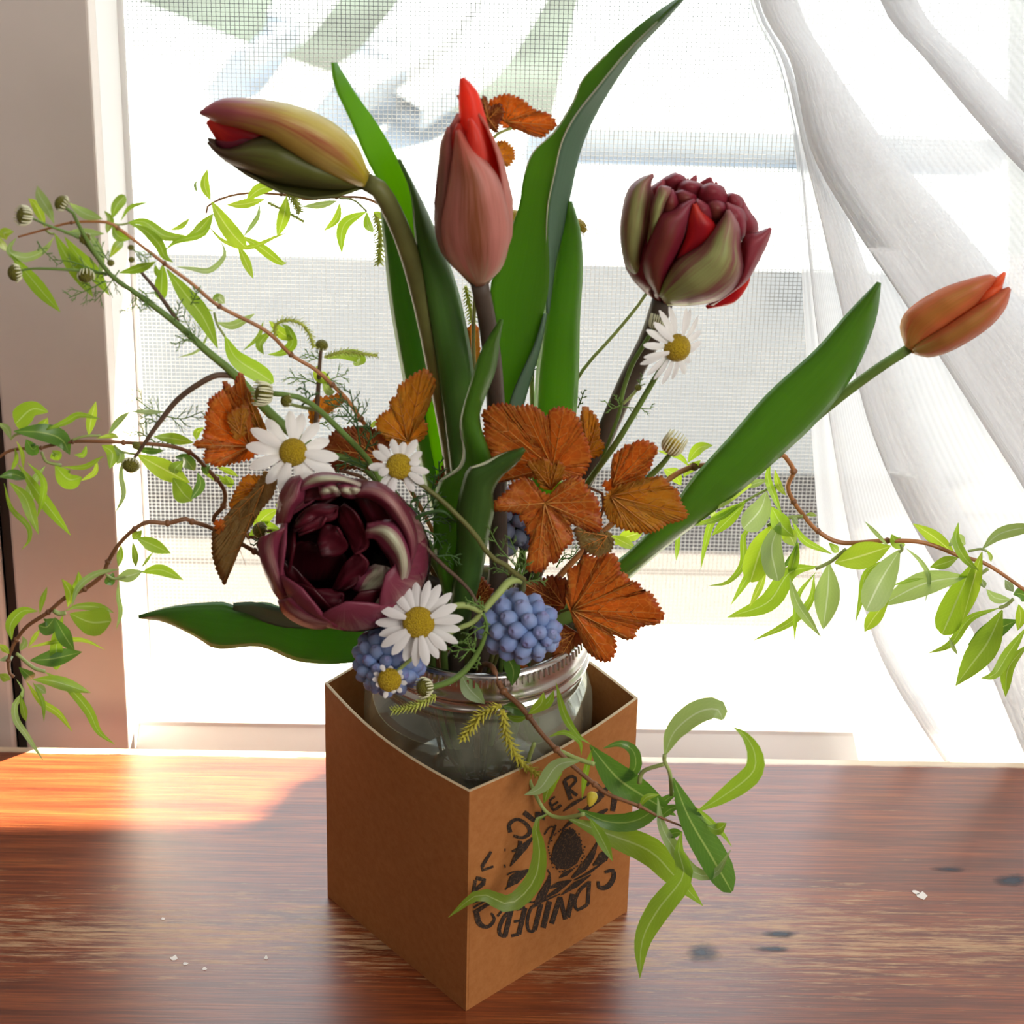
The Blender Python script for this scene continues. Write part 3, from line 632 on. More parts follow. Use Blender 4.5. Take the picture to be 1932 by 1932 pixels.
# ------------------------------------------------------------------ plant helpers
MOUTH = JC+V((0, 0, 1.5))
def path3(pts, Y):
    """photo points (px,py) or (px,py,Y) -> 3-D points; Y a number or an even list of depths"""
    out = []; n = len(pts)
    for i, p in enumerate(pts):
        y = p[2] if len(p) > 2 else evl(Y, i/max(1, n-1)); out.append(P(p[0], p[1], y))
    return out
def tubepx(name, pts, Y, w, mat, parent, n=8, seg=None, extra=None):
    p3 = path3(pts, Y)
    if extra: p3 = p3+list(extra)
    seg = seg or max(6, 5*len(p3)); sm = cr(p3, seg)
    s_ = sum(pxsize(p) for p in p3)/len(p3)
    rr = [x*0.5*s_ for x in w] if isinstance(w, (list, tuple)) else w*0.5*s_
    return obj(name, MB().tube(sm, rr, n), mat, parent)
LEAFP = [(0, 0.06), (0.08, 0.28), (0.2, 0.62), (0.36, 0.93), (0.5, 1.0), (0.65, 0.88), (0.8, 0.58), (0.92, 0.25), (1.0, 0.02)]
BLUNT = [(0, 0.06), (0.08, 0.28), (0.22, 0.6), (0.45, 0.92), (0.65, 1.0), (0.82, 0.92), (0.93, 0.66), (1.0, 0.12)]
def ribbon(name, pts, Y, w, mat, parent, roll=0, fold=0.18, prof=LEAFP, nv=16, thick=0.0):
    p3 = cr(path3(pts, Y), nv); rows = []
    nu = 4
    for i, p in enumerate(p3):
        tg = (p3[min(nv, i+1)]-p3[max(0, i-1)]).normalized(); vw = (p-CAM).normalized()
        sd = tg.cross(vw); sd = sd.normalized() if sd.length > 1e-4 else RT
        nr = sd.cross(tg).normalized()
        rl = math.radians(evl(roll, i/nv)); c_, s_ = math.cos(rl), math.sin(rl)
        sd2 = sd*c_+nr*s_; nr2 = nr*c_-sd*s_
        h = lerpl(prof, i/nv)*w*0.5*pxsize(p)/max(0.45, abs(c_))
        row = []
        for j in range(nu+1):
            u = j/nu*2-1
            row.append(p+sd2*(u*h)+nr2*(-fold*h*abs(u)**1.3))
        rows.append(row)
    return obj(name, MB().grid(rows), mat, parent, solid=thick)
def loft(name, left, right, Yf, mat, parent, nu=12, nv=18, thick=0.012):
    """petal or leaf whose two margins are given as photo polylines base -> tip, Yf(u,v) its depth"""
    A = cr([(p[0], p[1], 0) for p in left], nv); B = cr([(p[0], p[1], 0) for p in right], nv)
    rows = []
    for i in range(nv+1):
        row = []
        for j in range(nu+1):
            u = j/nu; q = A[i].lerp(B[i], u); row.append(P(q.x, q.y, Yf(u*2-1, i/nv)))
        rows.append(row)
    return obj(name, MB().grid(rows), mat, parent, solid=thick)
def bulge(Y0, d, tip=0.3, basek=0.3, edge=0.0, skew=0.0):
    def f(u, v):
        k = lerpl([(0, basek), (0.3, 0.9), (0.55, 1.0), (0.8, 0.8), (1, tip)], v)
        return Y0-d*k*(math.sqrt(max(0, 1-(0.93*u)**2))*(1-edge)+edge)+skew*u
    return f
def petal_shell(name, base, tip, phi, R, halfw, mat, parent, prof, Lk=1.0, nu=10, nv=14, thick=0.012):
    A = (tip-base); L = A.length*Lk; A.normalize()
    X = (CAM-base); X = (X-A*X.dot(A)).normalized(); Yv = A.cross(X); rows = []
    for i in range(nv+1):
        v = i/nv; r_ = R*lerpl(prof, v); a = math.radians(halfw)*(1-v**3.0)**0.55*(0.55+0.45*min(1, v/0.3)); a = max(a, 0.03)
        rows.append([base+A*(L*v)+(X*math.cos(math.radians(phi)+(j/nu*2-1)*a)+Yv*math.sin(math.radians(phi)+(j/nu*2-1)*a))*r_ for j in range(nu+1)])
    return obj(name, MB().grid(rows), mat, parent, solid=thick)
def into_jar(dx, dy, z=0.25): return [V((JC.x+dx, JC.y+dy, 1.45)), V((JC.x+dx*0.6, JC.y+dy*0.6, 0.95)), V((JC.x-dx*0.8, JC.y-dy*0.8, z))]
def catkin(pts, Y, w, mat, parent):
    p3 = cr(path3(pts, Y), 20); s_ = pxsize(p3[0]); mb = MB().tube(p3, w*0.2*s_, 5)
    n = 120
    for k in range(n):
        f_ = (k+0.5)/n; i = min(19, int(f_*20)); p = p3[i].lerp(p3[i+1], f_*20-i); tg = (p3[i+1]-p3[i]).normalized()
        x = tg.orthogonal().normalized(); y = tg.cross(x); a = k*2.399; d = x*math.cos(a)+y*math.sin(a); sd = tg.cross(d)
        L = w*s_*0.72*(1-0.5*abs(f_-0.45))*random.uniform(0.8, 1.25); e = p+(d*1.05+tg*0.65)*L; ww = w*s_*0.13
        b = len(mb.v); mid = p.lerp(e, 0.5)
        mb.v += [p, mid+sd*ww, e, mid-sd*ww, mid+d*ww*0.8]; mb.uv += [(0, 0)]*5
        mb.f += [(b, b+1, b+4), (b+1, b+2, b+4), (b+2, b+3, b+4), (b+3, b, b+4)]
    return obj('catkin', mb, mat, parent, False)
def frond(pts, Y, size, mat, parent, n=7, thin=3.0, sub=3):
    p3 = cr(path3(pts, Y), 14); s_ = pxsize(p3[0]); mb = MB().tube(p3, [thin*0.5*s_, thin*0.3*s_], 5)
    for k in range(n):
        f_ = (k+1.2)/(n+0.5); i = min(13, int(f_*14)); p = p3[i]; tg = (p3[min(14, i+1)]-p3[max(0, i-1)]).normalized()
        sdv = tg.cross((p-CAM).normalized()).normalized(); sg = 1 if k % 2 else -1
        L = size*s_*(1.05-0.5*f_)*random.uniform(0.75, 1.2)
        d = (tg*0.75+sdv*sg*0.8+V((random.uniform(-.3, .3), random.uniform(-.5, .5), random.uniform(-.2, .3)))).normalized()
        e = p+d*L; bend = tg*0.2*L
        mb.tube(cr([p, p+d*L*0.55, e+bend], 5), [thin*0.34*s_, thin*0.3*s_, thin*0.12*s_], 4)
        for q in range(sub):
            b0 = p+d*L*(0.3+0.25*q); s2 = (d+sdv*random.choice((-1, 1))*0.7+V((0, random.uniform(-.6, .6), random.uniform(-.3, .3)))).normalized()
            mb.tube([b0, b0+s2*L*0.24, b0+s2*L*0.42+bend*0.3], [thin*0.28*s_, thin*0.26*s_, thin*0.1*s_], 4)
    return obj('feathery_leaf', mb, mat, parent)
def basis(nrm):
    nrm = nrm.normalized(); x = nrm.cross(V((0, 0, 1))); x = x.normalized() if x.length > 1e-3 else V((1, 0, 0)); return x, nrm.cross(x), nrm
def facing(c, dx, dy, toward=1.0):          # direction built from picture right / picture down / towards the viewer
    return (RT*dx+DN*dy-(c-CAM).normalized()*toward).normalized()
def flower_head(px, py, Y, nrm, rd, npet, plen, pwid, parent, dome=0.55, droop=0.1, jit=0.12, skip=(), lens=None, mat='disc'):
    c = P(px, py, Y); s_ = pxsize(c); n_ = facing(c, *nrm); x, y, n_ = basis(n_); R_ = rd*s_
    prof = [(R_*math.sin(a), R_*dome*(math.cos(a))) for a in [math.pi*0.62*(1-i/8) for i in range(9)]]
    prof = [(max(r_, 0.0005), h) for r_, h in prof]
    hd = obj('flower_head', MB().lathe(prof, c, 28, n_), M[mat], parent)
    # green cup behind
    obj('sepal_cup', MB().lathe([(0.12*R_, -0.62*R_), (0.55*R_, -0.5*R_), (0.9*R_, -0.25*R_), (0.96*R_, -0.12*R_)], c, 20, n_), M['stem_green'], hd)
    for k in range(npet):
        if k in skip: continue
        a = 2*math.pi*(k+random.uniform(-jit, jit))/npet; d = x*math.cos(a)+y*math.sin(a); sd = n_.cross(d)
        L = plen*s_*(lens[k % len(lens)] if lens else random.uniform(0.88, 1.1)); w = pwid*s_*random.uniform(0.9, 1.1)*0.5
        dr = droop+random.uniform(-0.12, 0.12); rows = []; lift = random.uniform(-0.02, 0.03)
        for i in range(8):
            v = i/7; ww = w*lerpl([(0, 0.4), (0.25, 0.75), (0.55, 1), (0.8, 0.85), (0.93, 0.55), (1, 0.2)], v)
            o_ = c+d*(R_*0.82+L*v)+n_*(R_*-0.05+lift-dr*L*v*v)
            rows.append([o_+sd*ww*u-n_*(ww*0.25*(abs(u)-0.5)) for u in (-1, -0.5, 0, 0.5, 1)])
        obj('petal', MB().grid(rows), M['daisy'], hd)
    return hd
def bud(px, py, Y, nrm, r, parent, lig=0, ligl=0.8, mat='disc_green', ball=0.85):
    c = P(px, py, Y); s_ = pxsize(c); n_ = facing(c, *nrm); x, y, n_ = basis(n_); R_ = r*s_
    prof = [(max(0.0004, R_*math.sin(a)), R_*ball*math.cos(a)) for a in [math.pi*(1-i/12) for i in range(13)]]
    bd = obj('flower_bud', MB().lathe(prof, c, 20, n_), M[mat], parent)
    if lig:
        mb = MB()
        for k in range(lig):
            a = 2*math.pi*k/lig+random.uniform(-0.06, 0.06); d = x*math.cos(a)+y*math.sin(a)
            mb.tube(cr([c+d*R_*0.75-n_*R_*0.65, c+d*R_*1.06-n_*R_*0.1, c+d*R_*(0.95+0.25*random.random())+n_*R_*ligl], 5), [R_*0.07, R_*0.11, R_*0.06], 5)
        part(obj('ray_florets', mb, M['cream'], bd), 'short cream unopened rays round the bud')
    return bd
def star_leaf(name, out, org, Y, gx, gy, mat, parent, tooth=3.2, tl=9.0, pleat=0.03, cup=0.0, veins=5, vein=True):
    """lobed, toothed leaf from its outline round a vein origin; (gx,gy) tilt of the blade in depth"""
    if len(out) and out[0] == out[-1]: out = out[:-1]
    ox, oy = org; n0 = len(out); den = []
    area_ = sum(out[i][0]*out[(i+1) % n0][1]-out[(i+1) % n0][0]*out[i][1] for i in range(n0)); sg = 1 if area_ > 0 else -1
    for i in range(n0):
        a, b = V((*out[i], 0)), V((*out[(i+1) % n0], 0)); L = (b-a).length
        if L < 0.5: continue
        nt_ = max(1, round(L/tl)); nrm = V((b.y-a.y, a.x-b.x, 0)).normalized()*sg
        near = min((a-V((ox, oy, 0))).length, (b-V((ox, oy, 0))).length) < 8
        for k in range(nt_):
            for q, h in ((0.0, -0.6), (0.25, 0.25), (0.5, 0.8), (0.75, 1.0)):
                den.append(a.lerp(b, (k+q)/nt_)+nrm*(0 if near else tooth*h*random.uniform(0.7, 1.2)))
    N = len(den); o_ = V((ox, oy, 0))
    rad = [(p-o_).length for p in den]; mx = max(rad)
    peaks = []
    for i in sorted(range(N), key=lambda i: -rad[i]):
        ai = math.atan2(den[i].y-oy, den[i].x-ox)
        if all(abs((ai-aj+math.pi) % (2*math.pi)-math.pi) > 0.42 for aj, _ in peaks): peaks.append((ai, i))
        if len(peaks) >= veins: break
    def depth(q, rr):
        a = math.atan2(q.y-oy, q.x-ox); dmin = min(abs((a-aj+math.pi) % (2*math.pi)-math.pi) for aj, _ in peaks)
        s_ = 0.0024; R2 = (q-o_).length*s_
        return Y+gx*(q.x-ox)*s_+gy*(q.y-oy)*s_-pleat*R2*math.cos(min(dmin, 0.6)*5.2)+cup*R2*R2+0.012*noise.noise(V((q.x*0.05, q.y*0.05, 3)))
    mb = MB(); K = 7
    for k in range(K+1):
        t_ = (k/K)**0.85
        for i in range(N):
            q = o_.lerp(den[i], max(t_, 0.001)); mb.v.append(P(q.x, q.y, depth(q, t_))); mb.uv.append((i/N, t_))
    for k in range(K):
        for i in range(N):
            j = (i+1) % N; mb.f.append((k*N+i, k*N+j, (k+1)*N+j, (k+1)*N+i))
    lf = obj(name, mb, mat, parent, solid=0.006)
    if vein:
        vb = MB()
        for aj, i in peaks:
            e = o_.lerp(den[i], 0.93); pts = []
            for k in range(9):
                q = o_.lerp(e, k/8); pts.append(P(q.x, q.y, depth(q, k/8)-0.006))
            vb.tube(pts, [0.0034, 0.0012], 4)
            for f_ in (0.3, 0.5, 0.68):
                for s_ in (-1, 1):
                    b0 = o_.lerp(e, f_); dr = (e-o_)*(0.26*(1.1-f_*0.6)); ca, sa = math.cos(0.75*s_), math.sin(0.75*s_)
                    q1 = b0+V((dr.x*ca-dr.y*sa, dr.x*sa+dr.y*ca, 0))
                    pts = [P(q.x, q.y, depth(q, 0)-0.005) for q in (b0, b0.lerp(q1, 0.5), q1)]
                    vb.tube(pts, [0.0016, 0.0008], 4)
        obj('veins', vb, M['vein'], lf)
    return lf

# ------------------------------------------------------------------ tulips
# 1: yellow and purple flamed bud bending over to the side
T = thing('tulip', 'yellow and purple flamed tulip bud nodding over on a brown stem', 'tulip', MOUTH)
tubepx('stem', [(690, 342), (722, 366), (764, 455), (795, 560), (822, 680), (846, 800), (862, 900), (876, 1040)], [0.62, 0.62, 0.66, 0.7, 0.72, 0.74, 0.74, 0.74], [34, 36, 38, 42, 44, 46, 46, 40, 38, 36, 34], M['stem_olive'], T, 12, 60, into_jar(-0.05, 0.0))
B1, E1 = P(692, 340, 0.62), P(388, 245, 0.62)
TP = [(0, 0.2), (0.12, 0.62), (0.3, 0.95), (0.5, 1.0), (0.75, 0.8), (0.92, 0.5), (1, 0.3)]
for ph, mt in ((165, 't1_low'), (-140, 't1_low'), (100, 't1_up')): petal_shell('petal', B1, E1, ph, 0.145, 55, M[mt], T, TP, 0.97)
petal_shell('petal', B1, E1, 150, 0.07, 50, M['red'], T, [(0, 0.05), (0.4, 0.3), (0.7, 0.8), (1, 0.4)], 0.9)
loft('petal', [(694, 330), (672, 275), (630, 235), (570, 205), (500, 190), (430, 187), (398, 198), (378, 213)], [(688, 352), (640, 337), (590, 313), (540, 280), (505, 257), (450, 239), (415, 231), (378, 213)], bulge(0.62, 0.19, 0.25), M['t1_up'], T, 14, 22)
loft('petal', [(688, 338), (600, 300), (530, 262), (480, 262), (440, 280), (412, 281), (392, 268)], [(690, 352), (640, 357), (570, 353), (500, 338), (440, 311), (410, 289), (392, 268)], bulge(0.66, 0.15, 0.3), M['t1_low'], T, 12, 20)
loft('petal', [(520, 262), (470, 240), (440, 230), (405, 226), (391, 230)], [(520, 282), (470, 278), (432, 284), (410, 262), (391, 232)], bulge(0.66, 0.06), M['red'], T, 10, 14)
loft('petal', [(520, 268), (470, 256), (430, 256), (408, 268)], [(520, 285), (470, 284), (432, 287), (410, 272)], bulge(0.645, 0.05), M['t5_mid'], T, 8, 12)  # scarlet inside of the bud; its shade is put into the colour as burgundy
# its leaves
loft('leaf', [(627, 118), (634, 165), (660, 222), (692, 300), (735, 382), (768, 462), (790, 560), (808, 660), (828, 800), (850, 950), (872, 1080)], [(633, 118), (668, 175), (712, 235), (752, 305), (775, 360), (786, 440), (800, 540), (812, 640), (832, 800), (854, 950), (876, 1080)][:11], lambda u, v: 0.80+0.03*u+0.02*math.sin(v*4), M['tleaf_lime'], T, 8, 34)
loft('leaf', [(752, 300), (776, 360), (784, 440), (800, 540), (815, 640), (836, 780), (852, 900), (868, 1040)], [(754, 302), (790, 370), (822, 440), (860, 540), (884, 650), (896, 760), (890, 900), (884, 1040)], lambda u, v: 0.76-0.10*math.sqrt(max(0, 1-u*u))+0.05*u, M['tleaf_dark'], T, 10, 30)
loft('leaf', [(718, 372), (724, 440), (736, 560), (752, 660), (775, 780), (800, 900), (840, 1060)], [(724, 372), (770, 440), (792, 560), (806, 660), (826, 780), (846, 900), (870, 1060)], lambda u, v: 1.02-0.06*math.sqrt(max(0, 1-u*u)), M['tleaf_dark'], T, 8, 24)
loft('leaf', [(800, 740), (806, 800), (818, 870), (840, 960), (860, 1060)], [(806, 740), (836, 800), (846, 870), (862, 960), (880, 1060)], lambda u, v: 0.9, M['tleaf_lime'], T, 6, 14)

# 2: coral bud standing upright
T = thing('tulip', 'upright coral red tulip bud with long green leaves', 'tulip', MOUTH)
tubepx('stem', [(904, 532), (918, 600), (930, 690), (936, 780), (938, 900), (940, 1000), (940, 1080)], [0.55, 0.60, 0.70, 0.80, 0.84, 0.84, 0.82], [32, 34, 36, 36, 38, 40, 38, 34], M['stem_brown'], T, 12, 50, into_jar(0.03, -0.05))
B2, E2 = P(904, 536, 0.55), P(880, 190, 0.58)
for ph, mt in ((170, 't2_red'), (-130, 't2_dark'), (110, 't2')): petal_shell('petal', B2, E2, ph, 0.152, 58, M[mt], T, TP, 0.92)
loft('petal', [(912, 534), (890, 440), (874, 330), (871, 260), (868, 195), (870, 148)], [(922, 530), (950, 490), (963, 430), (957, 375), (940, 315), (925, 262), (912, 215), (898, 172), (873, 147)], bulge(0.66, 0.09, 0.3), M['t2_red'], T, 12, 22)
loft('petal', [(893, 530), (852, 498), (829, 462), (821, 410), (826, 360), (829, 310), (833, 272), (846, 240)], [(898, 530), (862, 490), (846, 440), (850, 390), (858, 330), (862, 290), (858, 262), (846, 240)], bulge(0.60, 0.12, 0.3), M['t2_dark'], T, 10, 20)
loft('petal', [(850, 330), (850, 290), (854, 258), (864, 234)], [(885, 330), (884, 290), (878, 258), (866, 233)], bulge(0.57, 0.06), M['red'], T, 8, 12)
loft('petal', [(876, 330), (882, 280), (884, 250), (886, 224)], [(917, 330), (916, 290), (905, 252), (888, 224)], bulge(0.54, 0.08), M['t2_red'], T, 8, 14)
loft('petal', [(899, 538), (858, 503), (839, 462), (834, 420), (840, 380), (850, 330), (857, 285), (863, 246)], [(910, 538), (944, 506), (958, 462), (960, 420), (950, 370), (934, 328), (900, 288), (865, 246)], bulge(0.55, 0.17, 0.35), M['t2'], T, 14, 24)
# tall centre leaf: inner face and turned-back grey margin
loft('leaf', [(1287, -8), (1215, 42), (1147, 100), (1100, 149), (1083, 190), (1048, 247), (1007, 286), (990, 328), (981, 385), (966, 431), (940, 501), (925, 545), (932, 620), (940, 700), (944, 780), (936, 900), (930, 1060)], [(1290, -6), (1240, 42), (1182, 100), (1123, 172), (1087, 218), (1061, 268), (1046, 333), (1036, 385), (1033, 440), (1036, 500), (1034, 550), (1024, 596), (1010, 650), (985, 712), (966, 780), (955, 900), (950, 1060)], lambda u, v: 0.98-0.05*(u+1)*0.5-0.3*max(0, 0.25-v)+0.02*math.sin(v*9), M['tleaf'], T, 10, 50)
loft('leaf_fold', [(1290, -6), (1240, 40), (1180, 100), (1122, 172), (1086, 218), (1060, 268), (1045, 333), (1034, 385), (1031, 440), (1033, 510), (1033, 590)], [(1293, -6), (1250, 42), (1196, 100), (1144, 178), (1116, 229), (1098, 272), (1087, 310), (1070, 392), (1060, 440), (1046, 500), (1034, 592)], lambda u, v: 0.93+0.09*(u+1)*0.5-0.3*max(0, 0.25-v), M['tleaf_blue'], T, 6, 40)
loft('leaf_fold', [(1028, 592), (1010, 650), (980, 716), (962, 765), (955, 830)], [(1030, 592), (1018, 655), (1000, 716), (986, 765), (970, 830)], lambda u, v: 0.94+0.05*u, M['tleaf_blue'], T, 4, 14)
tubepx('leaf_margin', [(1240, 41), (1181, 100), (1122, 172), (1086, 218), (1060, 268), (1045, 333), (1034, 385), (1031, 440), (1033, 510)], [0.70, 0.80, 0.86, 0.90, 0.91, 0.91, 0.91, 0.91, 0.91], [1.5, 3, 3, 3, 3, 2.5, 2], M['edge'], T, 5)
tubepx('leaf_margin', [(1147, 100), (1100, 149), (1083, 190), (1048, 247), (1007, 286), (990, 328), (981, 385), (966, 431)], [0.84, 0.9, 0.95, 0.97, 0.97, 0.97, 0.97, 0.97], 2.5, M['edge'], T, 5)
# small front leaf with wavy pale margin
loft('leaf', [(945, 603), (910, 662), (890, 722), (873, 780), (870, 812), (876, 850), (868, 882), (830, 908), (820, 960), (822, 1040), (838, 1120), (860, 1180)], [(947, 603), (941, 640), (933, 697), (913, 749), (902, 785), (908, 815), (924, 860), (930, 890), (920, 940), (900, 1040), (890, 1120), (885, 1180)], lambda u, v: 0.46-0.05*math.sqrt(max(0, 1-u*u))+0.05*v+0.04*u*math.sin(v*9), M['tleaf'], T, 10, 40)
tubepx('leaf_margin', [(945, 603), (910, 662), (890, 722), (873, 780), (870, 812), (876, 850), (868, 882), (830, 908)], [0.42, 0.44, 0.46, 0.46, 0.47, 0.47, 0.47, 0.47], [1.5, 4, 4, 4, 5, 6, 8, 3], M['edge'], T, 5)
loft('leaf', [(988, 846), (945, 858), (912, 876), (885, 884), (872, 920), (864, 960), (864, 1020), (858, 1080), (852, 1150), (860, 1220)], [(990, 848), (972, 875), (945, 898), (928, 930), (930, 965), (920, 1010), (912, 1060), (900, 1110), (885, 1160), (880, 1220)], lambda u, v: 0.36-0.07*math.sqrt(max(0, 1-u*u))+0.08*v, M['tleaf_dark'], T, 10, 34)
tubepx('leaf_margin', [(990, 847), (950, 858), (915, 874), (888, 883)], 0.33, [3, 6, 7, 4], M['edge'], T, 5)

# 3: wine double tulip with green flames
T = thing('double_tulip', 'wine red double tulip with green flamed outer petals on tall stem', 'tulip', MOUTH)
tubepx('stem', [(1252, 562), (1226, 640), (1188, 715), (1150, 800), (1108, 895), (1050, 990), (1000, 1090)], [0.95, 0.96, 0.96, 0.95, 0.93, 0.9, 0.85], [40, 38, 36, 40, 42, 40, 38, 34], M['stem_brown'], T, 12, 50, into_jar(0.12, 0.05))
Z6 = lambda pts: [(1170+x/6.662, 320+y/6.662) for x, y in pts]
B3, E3 = P(1253, 566, 0.95), P(1330, 345, 1.0)
CUP = [(0, 0.15), (0.1, 0.6), (0.25, 0.92), (0.5, 1.0), (0.75, 0.9), (0.9, 0.72), (1, 0.55)]
for ph, mt in ((180, 't3_wine'), (-120, 't3_green'), (120, 't3_wine'), (-60, 't3_wine'), (60, 't3_wine')): petal_shell('petal', B3, E3, ph, 0.235, 48, M[mt], T, CUP, 0.86)
for k in range(7): petal_shell('petal', B3, E3, k*51+20, 0.20, 34, M['t3_top'], T, CUP, 0.93+0.06*(k % 2))
for k in range(5): petal_shell('petal', B3, E3, k*72, 0.13, 40, M['t3_top'], T, CUP, 1.0)
for Lf, Rt, y0, d, mt in (
    ([(1500, 1050), (1480, 700), (1500, 480), (1520, 350)], [(1700, 950), (1720, 690), (1620, 530), (1520, 350)], 0.96, 0.12, 't3_top'),
    ([(1330, 560), (1335, 440), (1340, 330), (1400, 305)], [(1560, 620), (1550, 500), (1510, 350), (1400, 305)], 0.93, 0.10, 't3_top'),
    ([(560, 330), (540, 240), (540, 130), (690, 48)], [(780, 330), (800, 240), (810, 110), (690, 48)], 1.0, 0.1, 't3_top'),
    ([(400, 420), (390, 300), (400, 230), (540, 130)], [(520, 420), (540, 300), (560, 180), (540, 130)], 0.95, 0.08, 't3_top'),
    ([(740, 420), (730, 300), (740, 190), (850, 145)], [(1000, 420), (1030, 320), (1030, 200), (850, 145)], 0.95, 0.12, 't3_top'),
    ([(990, 520), (980, 380), (1030, 230), (1130, 180)], [(1340, 520), (1340, 380), (1290, 230), (1130, 180)], 0.90, 0.12, 't3_top'),
    ([(690, 600), (680, 430), (690, 300), (780, 265)], [(980, 560), (970, 430), (940, 320), (780, 265)], 0.87, 0.1, 't3_wine'),
    ([(1300, 900), (1310, 650), (1310, 500), (1345, 425)], [(1545, 900), (1570, 700), (1540, 520), (1345, 425)], 0.85, 0.12, 't3_top'),
    ([(1110, 700), (1090, 560), (1100, 430), (1200, 392)], [(1340, 700), (1340, 560), (1310, 440), (1200, 392)], 0.83, 0.1, 't3_wine'),
    ([(960, 700), (950, 560), (945, 430), (975, 380)], [(1180, 700), (1165, 580), (1120, 470), (975, 380)], 0.81, 0.1, 't3_top'),
    ([(470, 640), (520, 480), (570, 350), (655, 258)], [(700, 640), (730, 500), (720, 380), (655, 258)], 0.84, 0.1, 't3_wine'),
    ([(350, 950), (380, 700), (400, 480), (470, 280), (515, 212)], [(470, 800), (500, 600), (570, 400), (640, 250), (515, 212)], 0.81, 0.1, 't3_green'),
    ([(1080, 1725), (1380, 1560), (1560, 1380), (1605, 1300)], [(1100, 1735), (1420, 1660), (1590, 1450), (1625, 1310)], 0.92, 0.03, 'red'),
    ([(1100, 1690), (1450, 1450), (1540, 1150), (1560, 860), (1720, 800), (1893, 738)], [(1160, 1700), (1540, 1430), (1690, 1220), (1800, 1010), (1850, 900), (1893, 742)], 0.84, 0.12, 't3_top'),
    ([(720, 1110), (840, 850), (880, 600), (930, 430)], [(1000, 1010), (1190, 740), (1090, 590), (940, 430)], 0.74, 0.05, 'red'),
    ([(340, 1480), (120, 1250), (32, 1000), (20, 650), (100, 280), (250, 120), (415, 65)], [(350, 1490), (285, 1250), (295, 1000), (370, 700), (415, 380), (372, 200), (415, 67)], 0.92, 0.16, 't3_green'),
    ([(470, 1560), (330, 1350), (302, 1100), (420, 780), (480, 575), (650, 520), (800, 420), (935, 380)], [(500, 1570), (620, 1250), (740, 1000), (850, 750), (890, 560), (937, 382)], 0.82, 0.16, 't3_wine'),
    ([(500, 1580), (565, 1380), (740, 1120), (1000, 950), (1180, 750), (1300, 590), (1355, 510)], [(600, 1690), (850, 1695), (1200, 1640), (1450, 1450), (1540, 1230), (1500, 1000), (1490, 720), (1430, 580), (1357, 510)], 0.80, 0.20, 't3_green')):
    loft('petal', Z6(Lf), Z6(Rt), bulge(y0, d, 0.5), M[mt], T, 12, 18)
loft('leaf', [(1072, 380), (1055, 440), (1040, 520), (1026, 600), (1014, 700), (1008, 790), (1000, 900), (985, 1040)], [(1077, 380), (1094, 440), (1097, 520), (1092, 600), (1090, 700), (1084, 790), (1066, 900), (1020, 1040)], lambda u, v: 1.08-0.07*math.sqrt(max(0, 1-u*u)), M['tleaf'], T, 10, 26)
loft('leaf', [(1076, 400), (1084, 450), (1090, 520), (1090, 600), (1088, 690)], [(1079, 400), (1096, 450), (1098, 520), (1094, 600), (1090, 690)], lambda u, v: 1.16, M['tleaf_lime'], T, 4, 14)

# 4: slim orange bud reaching towards the curtain
T = thing('tulip', 'slim orange tulip bud reaching out on thin stem towards the curtain', 'tulip', MOUTH)
tubepx('stem', [(1716, 657), (1650, 700), (1560, 768), (1450, 862), (1340, 945), (1240, 1020), (1170, 1075), (1080, 1150)], [0.95, 0.97, 1.0, 1.0, 0.97, 0.92, 0.88, 0.82], [19, 20, 22, 30, 40, 44, 44, 40, 34], M['stem_green'], T, 12, 60, into_jar(0.2, 0.0))
Z7 = lambda pts: [(1150+x/2.47, 300+y/2.47) for x, y in pts]
B4, E4 = P(1716, 657, 0.95), P(1888, 535, 0.95)
for ph, mt in ((170, 't4'), (-140, 't4'), (110, 't4')): petal_shell('petal', B4, E4, ph, 0.098, 55, M[mt], T, TP, 0.96)
loft('petal', Z7([(1740, 640), (1790, 570), (1842, 530)]), Z7([(1760, 650), (1820, 600), (1842, 532)]), bulge(0.95, 0.05), M['t4_in'], T, 6, 10)
loft('petal', Z7([(1680, 700), (1760, 610), (1826, 590)]), Z7([(1720, 720), (1800, 640), (1828, 594)]), bulge(0.93, 0.06), M['t4_in'], T, 6, 10)
loft('petal', Z7([(1384, 872), (1358, 780), (1400, 700), (1540, 612), (1700, 558), (1780, 543), (1800, 556)]), Z7([(1420, 895), (1460, 862), (1560, 795), (1700, 690), (1770, 605), (1800, 560)]), bulge(0.95, 0.12), M['t4'], T, 12, 20)
loft('petal', Z7([(1415, 890), (1450, 852), (1560, 785), (1720, 680), (1820, 618), (1862, 600)]), Z7([(1424, 905), (1500, 918), (1620, 875), (1760, 785), (1840, 695), (1866, 606)]), bulge(0.92, 0.12), M['t4'], T, 12, 20)
loft('leaf', [(1657, 533), (1600, 592), (1540, 660), (1450, 742), (1380, 822), (1310, 900), (1272, 955), (1210, 1020), (1150, 1075), (1070, 1140)], [(1660, 533), (1650, 605), (1612, 700), (1552, 782), (1480, 852), (1400, 922), (1330, 975), (1250, 1035), (1180, 1095), (1090, 1160)], lambda u, v: 0.93-0.10*math.sqrt(max(0, 1-(0.95*u)**2))+0.05*u, M['tleaf'], T, 12, 34)

